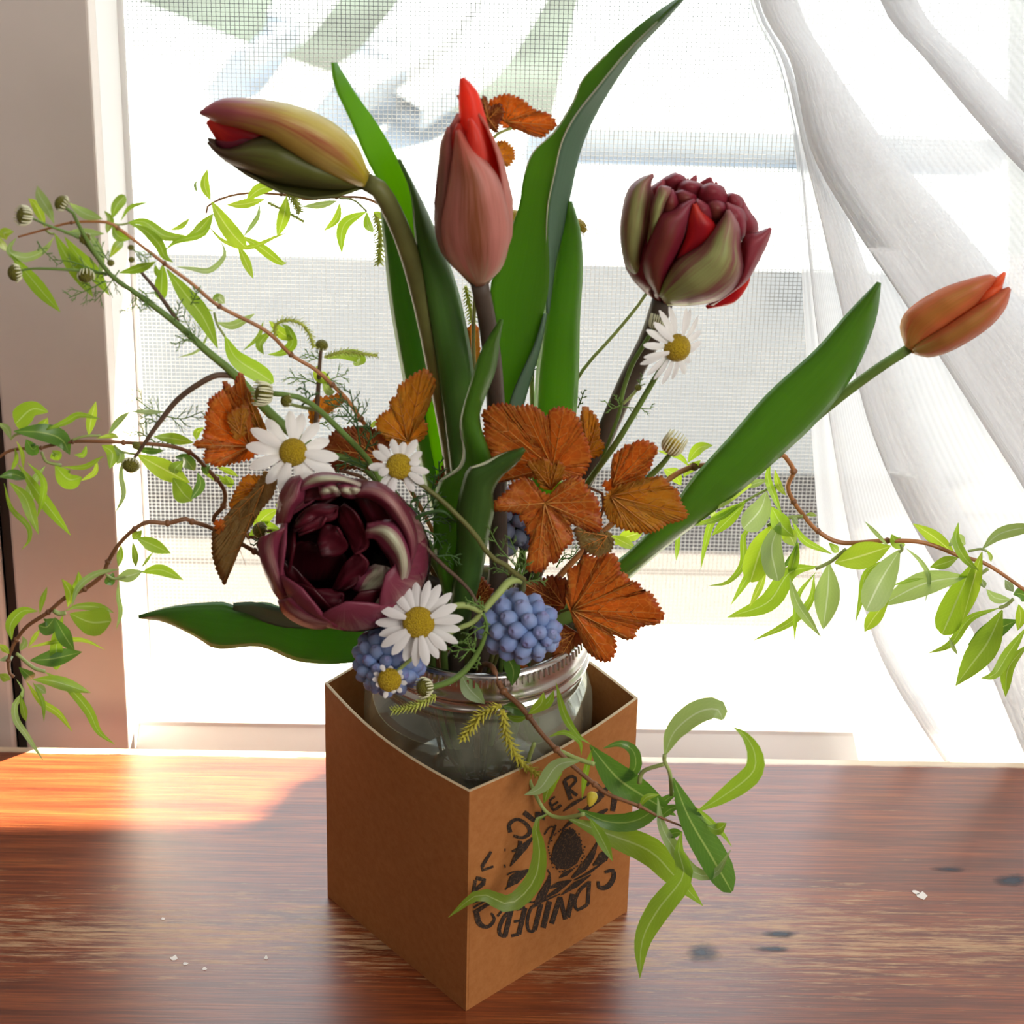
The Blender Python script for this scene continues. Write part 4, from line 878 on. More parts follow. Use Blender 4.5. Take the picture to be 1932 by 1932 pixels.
# 5: dark maroon double tulip looking at the viewer
T = thing('double_tulip', 'dark maroon double tulip with cream tipped petals opening above box corner', 'tulip', MOUTH)
tubepx('stem', [(700, 1060), (770, 1085), (830, 1112), (872, 1150), (900, 1200)], [0.52, 0.55, 0.6, 0.66, 0.72], [34, 34, 34, 32, 30], M['stem_brown'], T, 12, 36, into_jar(-0.1, -0.1))
Z5 = lambda pts: [(450+x/3.864, 850+y/3.864) for x, y in pts]
C5 = P(650, 1042, 0.32); B5 = P(690, 1062, 0.58); E5 = P(625, 1025, 0.06)
CUP5 = [(0, 0.2), (0.15, 0.7), (0.35, 0.97), (0.6, 1.0), (0.85, 0.9), (1, 0.72)]
for k in range(7): petal_shell('petal', B5, E5, k*51.4, 0.315, 46, M['t5_out'], T, CUP5, 0.78)
for k in range(6): petal_shell('petal', B5, E5, k*60+25, 0.275, 40, M['t5_in'], T, CUP5, 0.72)
obj('receptacle', MB().lathe([(0.31, 0.19), (0.30, 0.1), (0.24, 0.04), (0.12, 0.01), (0.001, 0.0)], B5, 32, (E5-B5).normalized()), M['t5_in'], T, solid=0.01)
def rim(y_out, y_mid, y_in):
    return lambda u, v: y_out+(y_in-y_out)*(u+1)/2-(0.5*(y_out+y_in)-y_mid)*(1-u*u)*lerpl([(0, 0.3), (0.3, 1), (0.7, 1), (1, 0.3)], v)
for Lf, Rt, y, mt in (
    ([(370, 950), (365, 740), (430, 670), (530, 668)], [(720, 950), (790, 780), (650, 700), (530, 670)], (0.34, 0.30, 0.34), 't5_in'),
    ([(420, 510), (490, 425), (600, 388), (725, 408)], [(400, 600), (540, 540), (700, 500), (728, 412)], (0.27, 0.22, 0.27), 't5_mid'),
    ([(430, 560), (500, 500), (580, 470), (640, 480)], [(440, 620), (520, 590), (600, 560), (642, 484)], (0.26, 0.21, 0.26), 't5_mid'),
    ([(570, 660), (600, 570), (650, 540), (720, 560)], [(600, 780), (740, 760), (800, 690), (722, 562)], (0.28, 0.23, 0.27), 't5_mid'),
    ([(730, 420), (735, 520), (790, 640), (850, 755)], [(770, 390), (860, 460), (935, 600), (945, 700), (852, 757)], (0.26, 0.19, 0.22), 't5_mid'),
    ([(250, 700), (290, 900), (380, 1010), (560, 1015)], [(262, 760), (400, 840), (500, 950), (562, 1017)], (0.26, 0.2, 0.26), 't5_in'),
    ([(370, 1070), (480, 1015), (700, 1015), (765, 1045)], [(430, 1130), (600, 1180), (750, 1140), (767, 1048)], (0.22, 0.17, 0.22), 't5_mid'),
    ([(680, 1020), (735, 900), (795, 800), (880, 748)], [(770, 1020), (870, 960), (950, 830), (882, 750)], (0.24, 0.18, 0.2), 't5_mid'),
    ([(830, 1010), (870, 900), (900, 870), (1000, 830)], [(960, 1060), (1080, 1030), (1150, 960), (1100, 850)], (0.22, 0.17, 0.2), 't5_cream'),
    ([(1000, 300), (1060, 420), (1140, 560), (1200, 760)], [(840, 340), (940, 520), (1000, 650), (1100, 800)], (0.2, 0.18, 0.26), 't5_mid'),
    ([(440, 300), (520, 260), (620, 250), (720, 270)], [(480, 380), (560, 360), (660, 350), (740, 330)], (0.24, 0.2, 0.27), 't5_mid'),
    ([(580, 260), (640, 235), (700, 240), (740, 300)], [(610, 350), (660, 340), (710, 330), (745, 320)], (0.2, 0.16, 0.22), 't5_cream'),
    ([(720, 250), (790, 240), (860, 260), (900, 290)], [(760, 330), (810, 345), (850, 340), (895, 320)], (0.19, 0.15, 0.2), 't5_cream'),
    ([(460, 235), (520, 188), (620, 165), (740, 182), (890, 242)], [(445, 300), (540, 262), (640, 240), (760, 232), (890, 262)], (0.24, 0.15, 0.2), 't5_cream'),
    ([(275, 540), (290, 380), (320, 290), (380, 205), (450, 188)], [(370, 520), (410, 420), (470, 360), (480, 290), (470, 220)], (0.28, 0.18, 0.22), 't5_out'),
    ([(170, 630), (146, 690), (180, 840), (245, 1000), (300, 1085)], [(340, 560), (300, 660), (310, 800), (350, 960), (400, 1060)], (0.28, 0.2, 0.24), 't5_out'),
    ([(940, 535), (1100, 510), (1205, 590), (1255, 760), (1240, 900), (1180, 1010)], [(925, 640), (1000, 645), (1060, 720), (1125, 800), (1150, 900), (1165, 1000)], (0.17, 0.08, 0.17), 't5_cream'),
    ([(850, 300), (940, 232), (1060, 250), (1180, 350), (1270, 520), (1300, 680), (1260, 835)], [(855, 335), (950, 345), (1060, 410), (1150, 530), (1215, 640), (1245, 760), (1255, 830)], (0.24, 0.09, 0.18), 't5_out'),
    ([(290, 1090), (330, 1185), (450, 1265), (600, 1297), (795, 1252)], [(385, 1068), (460, 1120), (560, 1180), (700, 1225), (797, 1248)], (0.24, 0.12, 0.15), 't5_out'),
    ([(760, 1250), (930, 1265), (1080, 1165), (1180, 1040)], [(780, 1150), (900, 1100), (960, 1040), (1160, 1003)], (0.24, 0.12, 0.17), 't5_cream')):
    if mt in ('t5_in', 't5_mid'):
        av = (y[0]+y[2])/2; y = (y[0]+0.03, av+0.02-0.4*(av-y[1]), y[2]-0.01)
    f0 = rim(*y); sd_ = random.uniform(0, 50)
    loft('petal', Z5(Lf), Z5(Rt), lambda u, v: f0(u, v)+0.022*noise.noise(V((u*1.6, v*3.2, sd_))), M[mt], T, 12, 18, 0.01)
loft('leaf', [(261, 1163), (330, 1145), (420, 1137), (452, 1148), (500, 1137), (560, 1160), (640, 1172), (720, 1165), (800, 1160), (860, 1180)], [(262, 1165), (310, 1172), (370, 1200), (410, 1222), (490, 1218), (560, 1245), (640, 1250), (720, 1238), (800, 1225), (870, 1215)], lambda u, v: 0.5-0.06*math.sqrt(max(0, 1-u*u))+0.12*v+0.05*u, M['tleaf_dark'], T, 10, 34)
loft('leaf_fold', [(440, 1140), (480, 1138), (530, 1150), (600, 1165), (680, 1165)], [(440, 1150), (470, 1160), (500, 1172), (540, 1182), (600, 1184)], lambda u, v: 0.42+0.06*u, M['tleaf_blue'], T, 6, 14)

# ------------------------------------------------------------------ willow
WM = {'g': 'willow', 'p': 'willow_pale', 'l': 'willow_lime', 'd': 'willow_dark'}
def willow(label, twig, tY, tw, leaves, Y, jarxy, cat=(), stalks=(), tmat='twig', extra_twigs=(), spread=0.16):
    T = thing('willow_branch', label, 'branch', MOUTH, None)
    pts = path3(twig, tY); ex = into_jar(*jarxy) if jarxy else []
    full = pts+list(ex); s_ = pxsize(pts[0]); sm = cr(full, max(60, 7*len(full)))
    mb = MB().tube(sm, [x*0.5*s_ for x in tw], 8)
    obj('twig', mb, M[tmat], T)
    for tp, ty, w_, mt in extra_twigs: tubepx('twig', tp, ty, w_, M[mt], T, 7)
    # swollen nodes
    for i in range(1, len(pts)-1):
        if i % 2: continue
        c = pts[i]; r_ = evl(tw, i/(len(full)-1))*0.5*s_*1.45
        obj('node', MB().lathe([(0.0004, -r_), (r_*0.8, -r_*0.5), (r_, 0), (r_*0.8, r_*0.5), (0.0004, r_)], c, 8, (pts[i+1]-pts[i-1]).normalized()), M['twig_dark'], T)
    for sp in stalks: tubepx('stalk', sp[0], [Y(q) for q in sp[0]] if callable(Y) else Y, sp[1], M['stem_pale'], T, 6)
    for k, lf in enumerate(leaves):
        p_, w_, m_ = lf[:3]; y0 = Y(p_[0]) if callable(Y) else Y
        dy = random.uniform(-spread, spread); yb = y0+random.uniform(-0.04, 0.04)
        n = len(p_); ys = [yb+dy*(i/(n-1))**1.5 for i in range(n)]
        bl = 'b' in m_[1:]
        ribbon('leaf', p_, ys, w_*(1.28 if w_ > 10 else 1.35), M[WM[m_[0]]], T, [random.uniform(-20, 20), random.uniform(-30, 30)] if w_ > 9 else [0, random.uniform(-50, 50)], 0.2, BLUNT if bl else LEAFP)
    for c_ in cat: catkin(c_[0], c_[1], c_[2], M[c_[3]], T)
    return T
# upper side branch
willow('curly willow branch with orange twig arching over the chamomile buds', [(34, 447), (85, 433), (135, 420), (199, 419), (222, 430), (248, 449), (310, 497), (362, 535), (414, 578), (500, 623), (549, 669), (593, 696), (627, 726), (655, 754), (680, 790), (702, 818), (760, 900), (820, 1010), (860, 1110)], [0.55, 0.6, 0.65, 0.7, 0.75], [4, 6, 7, 8, 8, 9, 9, 10, 11, 11, 11, 12, 12], [
    ([(85, 429), (78, 409), (65, 385), (53, 374)], 14, 'l'), ([(102, 422), (91, 396), (75, 370), (70, 350)], 17, 'p'), ([(31, 449), (18, 466), (22, 479), (52, 486), (85, 471), (102, 447)], 14, 'p'),
    ([(19, 479), (52, 517), (83, 554), (114, 589)], 21, 'g'), ([(26, 437), (8, 440), (12, 453)], 16, 'l'), ([(-4, 445), (4, 460), (12, 474)], 11, 'l'),
    ([(103, 441), (124, 481), (155, 528), (176, 561)], 22, 'g'), ([(122, 447), (147, 481), (179, 517), (206, 557)], 22, 'g'), ([(124, 441), (166, 445), (186, 471), (191, 502), (181, 530)], 11, 'p'),
    ([(120, 440), (160, 440), (197, 441)], 14, 'p'), ([(130, 383), (160, 403), (194, 414)], 16, 'p'), ([(197, 398), (207, 414), (202, 440)], 12, 'g'), ([(212, 411), (220, 388), (236, 369)], 17, 'gb'),
    ([(228, 416), (246, 391), (283, 381)], 6, 'g'), ([(238, 421), (272, 419), (311, 445), (365, 448)], 17, 'g'), ([(243, 421), (274, 435), (300, 460), (311, 484), (327, 495)], 16, 'g'),
    ([(311, 473), (334, 455), (383, 440), (404, 403)], 11, 'g'), ([(320, 434), (340, 428), (359, 411)], 8, 'l'), ([(212, 427), (223, 445), (246, 452)], 15, 'g'), ([(207, 486), (220, 466), (233, 453)], 14, 'l'), ([(225, 515), (259, 507), (295, 493)], 14, 'g'),
    ([(332, 503), (362, 507), (396, 510), (424, 481), (414, 450)], 8, 'p'), ([(292, 499), (298, 515), (312, 517)], 9, 'g'), ([(307, 499), (305, 533), (303, 565)], 20, 'gb'), ([(314, 507), (349, 554), (383, 598), (411, 658)], 27, 'g'),
    ([(362, 551), (383, 579), (402, 587)], 6, 'g'), ([(401, 574), (409, 562), (424, 572)], 15, 'g'), ([(424, 634), (445, 675), (490, 705), (516, 722)], 28, 'gb'), ([(408, 608), (440, 614), (481, 592)], 13, 'p'),
    ([(458, 662), (487, 636), (497, 605)], 6, 'g'), ([(334, 675), (375, 660), (399, 616)], 4, 'p'), ([(515, 625), (497, 638), (490, 652), (498, 669)], 13, 'g'), ([(505, 669), (531, 666), (552, 648), (544, 620), (531, 612)], 15, 'g'),
    ([(508, 606), (531, 628), (554, 641)], 17, 'l'), ([(616, 677), (642, 669), (676, 674), (675, 690)], 19, 'gb'), ([(598, 690), (601, 708), (627, 723)], 19, 'l'), ([(609, 718), (619, 736), (632, 740)], 14, 'p'), ([(697, 809), (706, 800), (715, 795)], 7, 'l')],
    lambda p: 0.56+0.0003*p[0], (-0.15, 0.1),
    [([(519, 636), (521, 612), (545, 604), (570, 612), (585, 632), (592, 655)], 0.68, 15, 'catkin'), ([(612, 674), (650, 664), (712, 671)], 0.7, 14, 'catkin')],
    [([(404, 590), (410, 612), (424, 634)], 5), ([(204, 420), (225, 424), (243, 421)], 4), ([(85, 433), (95, 440), (103, 441)], 5)])
# back branch under the yellow tulip
willow('slender willow branch with catkins behind the yellow tulip bud', [(389, 402), (389, 392), (415, 376), (461, 365), (531, 367), (578, 376), (635, 372), (699, 377), (745, 420), (790, 540), (830, 720), (870, 900), (890, 1050)], [1.3, 1.35, 1.35, 1.3, 1.1, 1.0], [4, 5, 6, 7, 7, 8, 8, 9], [
    ([(397, 378), (386, 348), (391, 319)], 14, 'l'), ([(399, 380), (420, 416), (441, 444), (464, 467)], 25, 'lb'), ([(350, 447), (373, 436), (402, 403)], 16, 'g'), ([(391, 424), (422, 455), (469, 467), (521, 447), (544, 438)], 7, 'l'),
    ([(448, 460), (461, 488), (478, 526)], 13, 'l'), ([(453, 444), (492, 467), (529, 495), (541, 495)], 15, 'l'), ([(428, 387), (461, 385), (500, 376)], 14, 'l'), ([(464, 379), (492, 356), (531, 350)], 18, 'l'),
    ([(541, 369), (536, 405), (523, 448)], 19, 'l'), ([(570, 390), (604, 387), (637, 379)], 10, 'p'), ([(642, 382), (635, 413), (611, 436)], 11, 'l'), ([(692, 399), (655, 418), (644, 442), (645, 478)], 17, 'g'),
    ([(692, 400), (694, 423), (704, 439)], 13, 'g'), ([(704, 400), (714, 404), (721, 412)], 8, 'l'), ([(609, 356), (620, 360), (630, 368)], 11, 'l'), ([(490, 385), (485, 411), (459, 447)], 7, 'p'), ([(373, 365), (368, 350), (372, 340)], 4, 'p')],
    1.3, (-0.05, 0.2), [([(544, 350), (554, 374), (565, 398)], 1.3, 18, 'catkin'), ([(505, 382), (531, 395), (573, 418)], 1.3, 11, 'catkin'), ([(708, 402), (717, 442), (715, 496)], 1.28, 20, 'catkin'), ([(878, 540), (888, 590), (896, 640)], 1.2, 16, 'catkin')],
    [([(640, 374), (668, 378), (692, 399)], 4)], tmat='twig', spread=0.1)
# middle side branch
willow('brown willow branch with curled leaves running behind the copper leaf', [(-10, 868), (23, 849), (78, 845), (93, 841), (137, 833), (207, 833), (233, 835), (311, 840), (357, 853), (383, 876), (409, 904), (424, 928), (422, 954), (404, 984), (470, 1010), (600, 1070), (740, 1130), (850, 1190)], [0.45, 0.5, 0.55, 0.6, 0.7], [6, 7, 8, 9, 9, 10, 11, 11, 12, 12], [
    ([(91, 777), (60, 772), (29, 800)], 32, 'gb'), ([(68, 812), (80, 802), (90, 788)], 14, 'l'), ([(26, 814), (78, 816), (116, 829), (132, 858)], 28, 'd'), ([(83, 813), (124, 796), (150, 783), (191, 791)], 10, 'g'), ([(167, 822), (172, 791), (181, 757)], 15, 'l'),
    ([(204, 820), (223, 796), (246, 776)], 10, 'p'), ([(246, 776), (285, 778), (311, 777)], 7, 'p'), ([(290, 824), (324, 827), (365, 835)], 17, 'g'), ([(-5, 798), (13, 809), (21, 829)], 11, 'p'), ([(192, 840), (212, 855), (207, 885)], 19, 'g'), ([(215, 845), (228, 860), (220, 876)], 13, 'p'),
    ([(259, 858), (311, 886), (358, 911)], 30, 'l'), ([(331, 863), (349, 866), (367, 888)], 20, 'd'), ([(345, 870), (330, 885), (332, 895)], 20, 'g'), ([(326, 902), (345, 930), (362, 945)], 30, 'g'), ([(373, 892), (378, 915), (360, 943)], 15, 'd'), ([(383, 892), (414, 904), (443, 915)], 11, 'g'), ([(424, 897), (432, 908), (437, 920)], 13, 'l'), ([(409, 881), (430, 888), (450, 899)], 8, 'l'),
    ([(385, 806), (372, 815), (370, 830)], 10, 'l'), ([(116, 881), (160, 881), (197, 860)], 8, 'g'), ([(104, 879), (129, 904), (155, 900)], 28, 'g'), ([(153, 907), (179, 891), (182, 866)], 8, 'l'), ([(-2, 900), (26, 895), (49, 904)], 16, 'd'), ([(34, 876), (65, 920), (85, 948), (134, 1011)], 19, 'g'),
    ([(85, 879), (60, 915), (57, 961)], 15, 'p'), ([(18, 910), (47, 938), (60, 974), (73, 1009)], 19, 'g'), ([(8, 912), (21, 959), (52, 992), (55, 1018), (40, 1038)], 8, 'g'), ([(52, 873), (80, 902), (82, 933), (70, 977)], 10, 'g'), ([(28, 845), (31, 866), (21, 889)], 7, 'g'), ([(49, 829), (62, 848), (72, 840)], 19, 'd'),
    ([(98, 850), (108, 858), (95, 865)], 15, 'g'), ([(140, 858), (157, 858), (163, 840)], 8, 'g'), ([(31, 832), (42, 856), (44, 886)], 6, 'l'), ([(181, 827), (212, 822), (225, 827)], 7, 'l'), ([(233, 860), (228, 897), (233, 933), (217, 969)], 8, 'p'), ([(250, 845), (280, 850), (310, 850)], 10, 'd'), ([(390, 870), (388, 880), (392, 895)], 14, 'd'), ([(478, 1000), (498, 976), (524, 960)], 22, 'l'), ([(470, 1010), (500, 995), (530, 1000)], 20, 'g'), ([(520, 950), (540, 970), (560, 990)], 18, 'l')],
    lambda p: 0.45+0.0003*p[0], (-0.2, -0.05), (), [([(78, 853), (88, 871), (116, 878)], 6), ([(215, 840), (230, 852), (259, 858)], 5), ([(137, 830), (160, 823), (190, 822)], 5), ([(20, 829), (30, 820), (48, 816)], 5)], 'twig_dark')
# lower side branch
willow('bowed willow twig drooping below the copper leaf beside the window', [(26, 1277), (18, 1269), (16, 1246), (23, 1223), (31, 1207), (52, 1181), (91, 1155), (124, 1127), (160, 1111), (192, 1086), (204, 1060), (225, 1026), (254, 998), (280, 985), (316, 987), (349, 979), (362, 984), (401, 997), (480, 1040), (620, 1120), (760, 1180), (850, 1210)], [0.25, 0.3, 0.36, 0.45, 0.6], [6, 8, 8, 9, 9, 9, 10, 10, 11, 12, 12], [
    ([(256, 1014), (288, 1028), (322, 1044)], 21, 'g'), ([(268, 1000), (260, 1008), (250, 1018)], 14, 'g'), ([(229, 1028), (226, 1052), (223, 1070)], 10, 'g'), ([(250, 1021), (255, 1047), (257, 1071)], 10, 'g'), ([(290, 1039), (278, 1056), (264, 1074)], 4, 'g'), ([(267, 1080), (303, 1075), (346, 1094)], 17, 'g'), ([(218, 1092), (245, 1086), (270, 1077)], 20, 'p'),
    ([(135, 1145), (148, 1108), (181, 1083), (230, 1073)], 10, 'p'), ([(203, 1086), (207, 1096), (214, 1080)], 15, 'd'), ([(223, 1093), (223, 1124), (228, 1155), (219, 1188)], 7, 'p'), ([(133, 1115), (147, 1100), (148, 1078)], 12, 'g'), ([(128, 1145), (132, 1118), (116, 1092)], 15, 'l'), ([(75, 1158), (80, 1132), (89, 1107)], 8, 'g'), ([(22, 1207), (20, 1178), (42, 1153), (72, 1153)], 18, 'g'),
    ([(124, 1152), (147, 1144), (186, 1146), (215, 1156)], 13, 'g'), ([(132, 1158), (171, 1174), (210, 1172)], 42, 'gb'), ([(72, 1180), (88, 1183), (102, 1167)], 26, 'd'), ([(103, 1165), (121, 1198), (141, 1228)], 23, 'd'), ([(118, 1162), (107, 1208), (106, 1264)], 19, 'gb'), ([(52, 1222), (104, 1211), (155, 1207), (199, 1226)], 7, 'l'), ([(57, 1246), (98, 1243), (155, 1230)], 26, 'd'),
    ([(76, 1186), (64, 1204), (53, 1221)], 7, 'l'), ([(-2, 1216), (8, 1224), (18, 1234)], 10, 'l'), ([(-2, 1246), (12, 1243), (25, 1238)], 9, 'p'), ([(83, 1267), (124, 1292), (166, 1339), (186, 1380), (217, 1405)], 15, 'g'), ([(62, 1282), (104, 1286), (171, 1307)], 20, 'g'), ([(49, 1285), (78, 1324), (111, 1347), (137, 1381)], 11, 'l'), ([(31, 1282), (44, 1305), (28, 1331), (31, 1360), (47, 1383), (83, 1437)], 10, 'p'),
    ([(38, 1310), (44, 1338), (49, 1361)], 10, 'g'), ([(62, 1287), (80, 1324), (83, 1362)], 7, 'g'), ([(-2, 1272), (8, 1278), (20, 1283)], 13, 'g'), ([(36, 1259), (54, 1274), (62, 1282)], 17, 'd'), ([(65, 1292), (77, 1300), (87, 1308)], 13, 'p'), ([(42, 1200), (46, 1212), (38, 1228)], 10, 'p')],
    lambda p: 0.25+0.0003*p[0], (-0.22, -0.1), (), [([(31, 1233), (62, 1259), (85, 1267)], 7), ([(101, 1152), (112, 1158), (124, 1156)], 9), ([(200, 1084), (215, 1092), (238, 1088)], 5)], 'twig_dark')
# branch towards the curtain
willow('contorted willow branch with grey-green leaves hanging before the curtain', [(1940, 1118), (1864, 1066), (1808, 1048), (1744, 1024), (1674, 1020), (1589, 1024), (1543, 1002), (1515, 971), (1497, 946), (1486, 918), (1497, 889), (1483, 865), (1469, 857), (1400, 880), (1310, 880), (1240, 920), (1130, 1010), (1030, 1120)], [1.05, 1.05, 1.05, 1.05, 1.0, 0.85], [7, 8, 9, 9, 10, 11, 12, 13, 13, 14, 14], [
    ([(1453, 868), (1449, 904), (1462, 939), (1476, 974)], 11, 'g'), ([(1462, 886), (1469, 914), (1483, 935)], 10, 'l'), ([(1409, 942), (1356, 978), (1296, 994)], 9, 'g'), ([(1416, 942), (1349, 978), (1331, 1027), (1322, 1075)], 10, 'g'), ([(1446, 928), (1434, 962), (1403, 998)], 36, 'pb'), ([(1405, 950), (1377, 978), (1343, 1011)], 18, 'g'), ([(1419, 914), (1384, 928), (1354, 960)], 19, 'l'),
    ([(1448, 905), (1426, 912), (1405, 921)], 11, 'p'), ([(1335, 964), (1344, 970), (1350, 978)], 10, 'l'), ([(1448, 988), (1405, 1006), (1402, 1062), (1374, 1098), (1337, 1105)], 10, 'g'), ([(1458, 988), (1448, 1027), (1416, 1080), (1379, 1141)], 15, 'g'), ([(1458, 990), (1436, 1034), (1416, 1098)], 38, 'lb'), ([(1472, 985), (1456, 1035), (1468, 1096)], 34, 'pb'), ([(1455, 956), (1476, 992), (1498, 1013)], 28, 'g'),
    ([(1494, 981), (1518, 1020), (1571, 1046)], 11, 'g'), ([(1504, 1020), (1497, 1048), (1476, 1073)], 11, 'd'), ([(1506, 1024), (1497, 1062), (1490, 1086)], 15, 'g'), ([(1446, 1073), (1434, 1105), (1414, 1146)], 11, 'l'), ([(1494, 971), (1500, 980), (1506, 988)], 9, 'p'), ([(1520, 972), (1530, 970), (1541, 973)], 6, 'g'), ([(1470, 1000), (1490, 1012), (1500, 1030)], 24, 'l'),
    ([(1543, 1069), (1490, 1080), (1448, 1137), (1372, 1165)], 30, 'g'), ([(1536, 1084), (1529, 1133), (1490, 1175), (1418, 1210)], 13, 'g'), ([(1539, 1080), (1508, 1119), (1501, 1154), (1499, 1213)], 8, 'g'), ([(1564, 1062), (1562, 1115), (1553, 1188)], 38, 'p'), ([(1490, 1090), (1504, 1137), (1532, 1179), (1550, 1203)], 16, 'p'), ([(1575, 1062), (1621, 1050), (1681, 1030)], 40, 'l'), ([(1589, 1052), (1605, 1062), (1624, 1066)], 9, 'p'),
    ([(1564, 1024), (1574, 1034), (1582, 1042)], 12, 'g'), ([(1682, 1008), (1690, 1022), (1708, 1028)], 19, 'g'), ([(1679, 1034), (1656, 1009), (1631, 983)], 6, 'p'), ([(1697, 1038), (1662, 1095), (1634, 1152)], 44, 'pb'), ([(1674, 1055), (1635, 1080), (1624, 1133), (1614, 1174)], 10, 'g'), ([(1677, 1130), (1652, 1161), (1631, 1192)], 22, 'l'), ([(1709, 1034), (1737, 1059), (1753, 1091), (1746, 1135)], 7, 'p'),
    ([(1825, 1087), (1744, 1101), (1658, 1144)], 36, 'p'), ([(1744, 1091), (1715, 1096), (1682, 1105)], 5, 'g'), ([(1836, 1062), (1811, 1119), (1778, 1197)], 42, 'gb'), ([(1853, 1041), (1836, 1098), (1815, 1175)], 24, 'l'), ([(1723, 988), (1762, 1013), (1803, 1047)], 21, 'l'), ([(1755, 1070), (1783, 1062), (1808, 1052)], 18, 'g'), ([(1808, 986), (1804, 1020), (1822, 1055), (1847, 1077)], 15, 'g'),
    ([(1853, 1036), (1885, 1008), (1932, 996), (1970, 1000)], 20, 'p'), ([(1861, 1038), (1868, 1048), (1870, 1060)], 6, 'l'), ([(1790, 1030), (1805, 1020), (1822, 1026)], 20, 'p'), ([(1861, 1112), (1878, 1128), (1908, 1132)], 15, 'p'), ([(1850, 1091), (1854, 1100), (1857, 1110)], 10, 'p'), ([(1896, 1094), (1903, 1105), (1912, 1117)], 13, 'p'), ([(1885, 1147), (1829, 1168), (1794, 1214), (1751, 1233)], 14, 'g'),
    ([(1790, 1200), (1797, 1218), (1807, 1236)], 6, 'p'), ([(1891, 1151), (1864, 1211), (1832, 1255), (1803, 1294)], 42, 'g'), ([(1920, 1170), (1878, 1189), (1826, 1217)], 30, 'd'), ([(1936, 1184), (1903, 1232), (1878, 1271), (1850, 1280)], 18, 'g'), ([(1940, 1215), (1903, 1260), (1897, 1315)], 19, 'g'), ([(1912, 1122), (1925, 1120), (1945, 1128)], 22, 'd'), ([(1922, 1140), (1926, 1165), (1920, 1190)], 16, 'l'), ([(1298, 872), (1318, 846), (1345, 840)], 17, 'l'), ([(1285, 915), (1272, 895), (1252, 885)], 20, 'l'), ([(1300, 880), (1280, 860), (1240, 850)], 9, 'l'), ([(1290, 900), (1300, 885), (1322, 868)], 14, 'l'), ([(1160, 1028), (1185, 1012), (1212, 1006)], 20, 'l'), ([(1150, 1010), (1175, 1022), (1200, 1035)], 16, 'l'), ([(1282, 992), (1278, 1025), (1276, 1058)], 7, 'g')],
    1.02, (0.22, 0.05), (), [([(1476, 916), (1444, 925), (1405, 946)], 5), ([(1515, 974), (1476, 978), (1448, 992)], 7), ([(1596, 1036), (1568, 1059), (1539, 1073)], 7), ([(1864, 1073), (1847, 1084), (1825, 1087)], 7), ([(1826, 1040), (1850, 1036), (1862, 1040)], 5), ([(1912, 1130), (1898, 1142), (1885, 1147)], 7), ([(1700, 1028), (1702, 1036), (1697, 1042)], 6)])
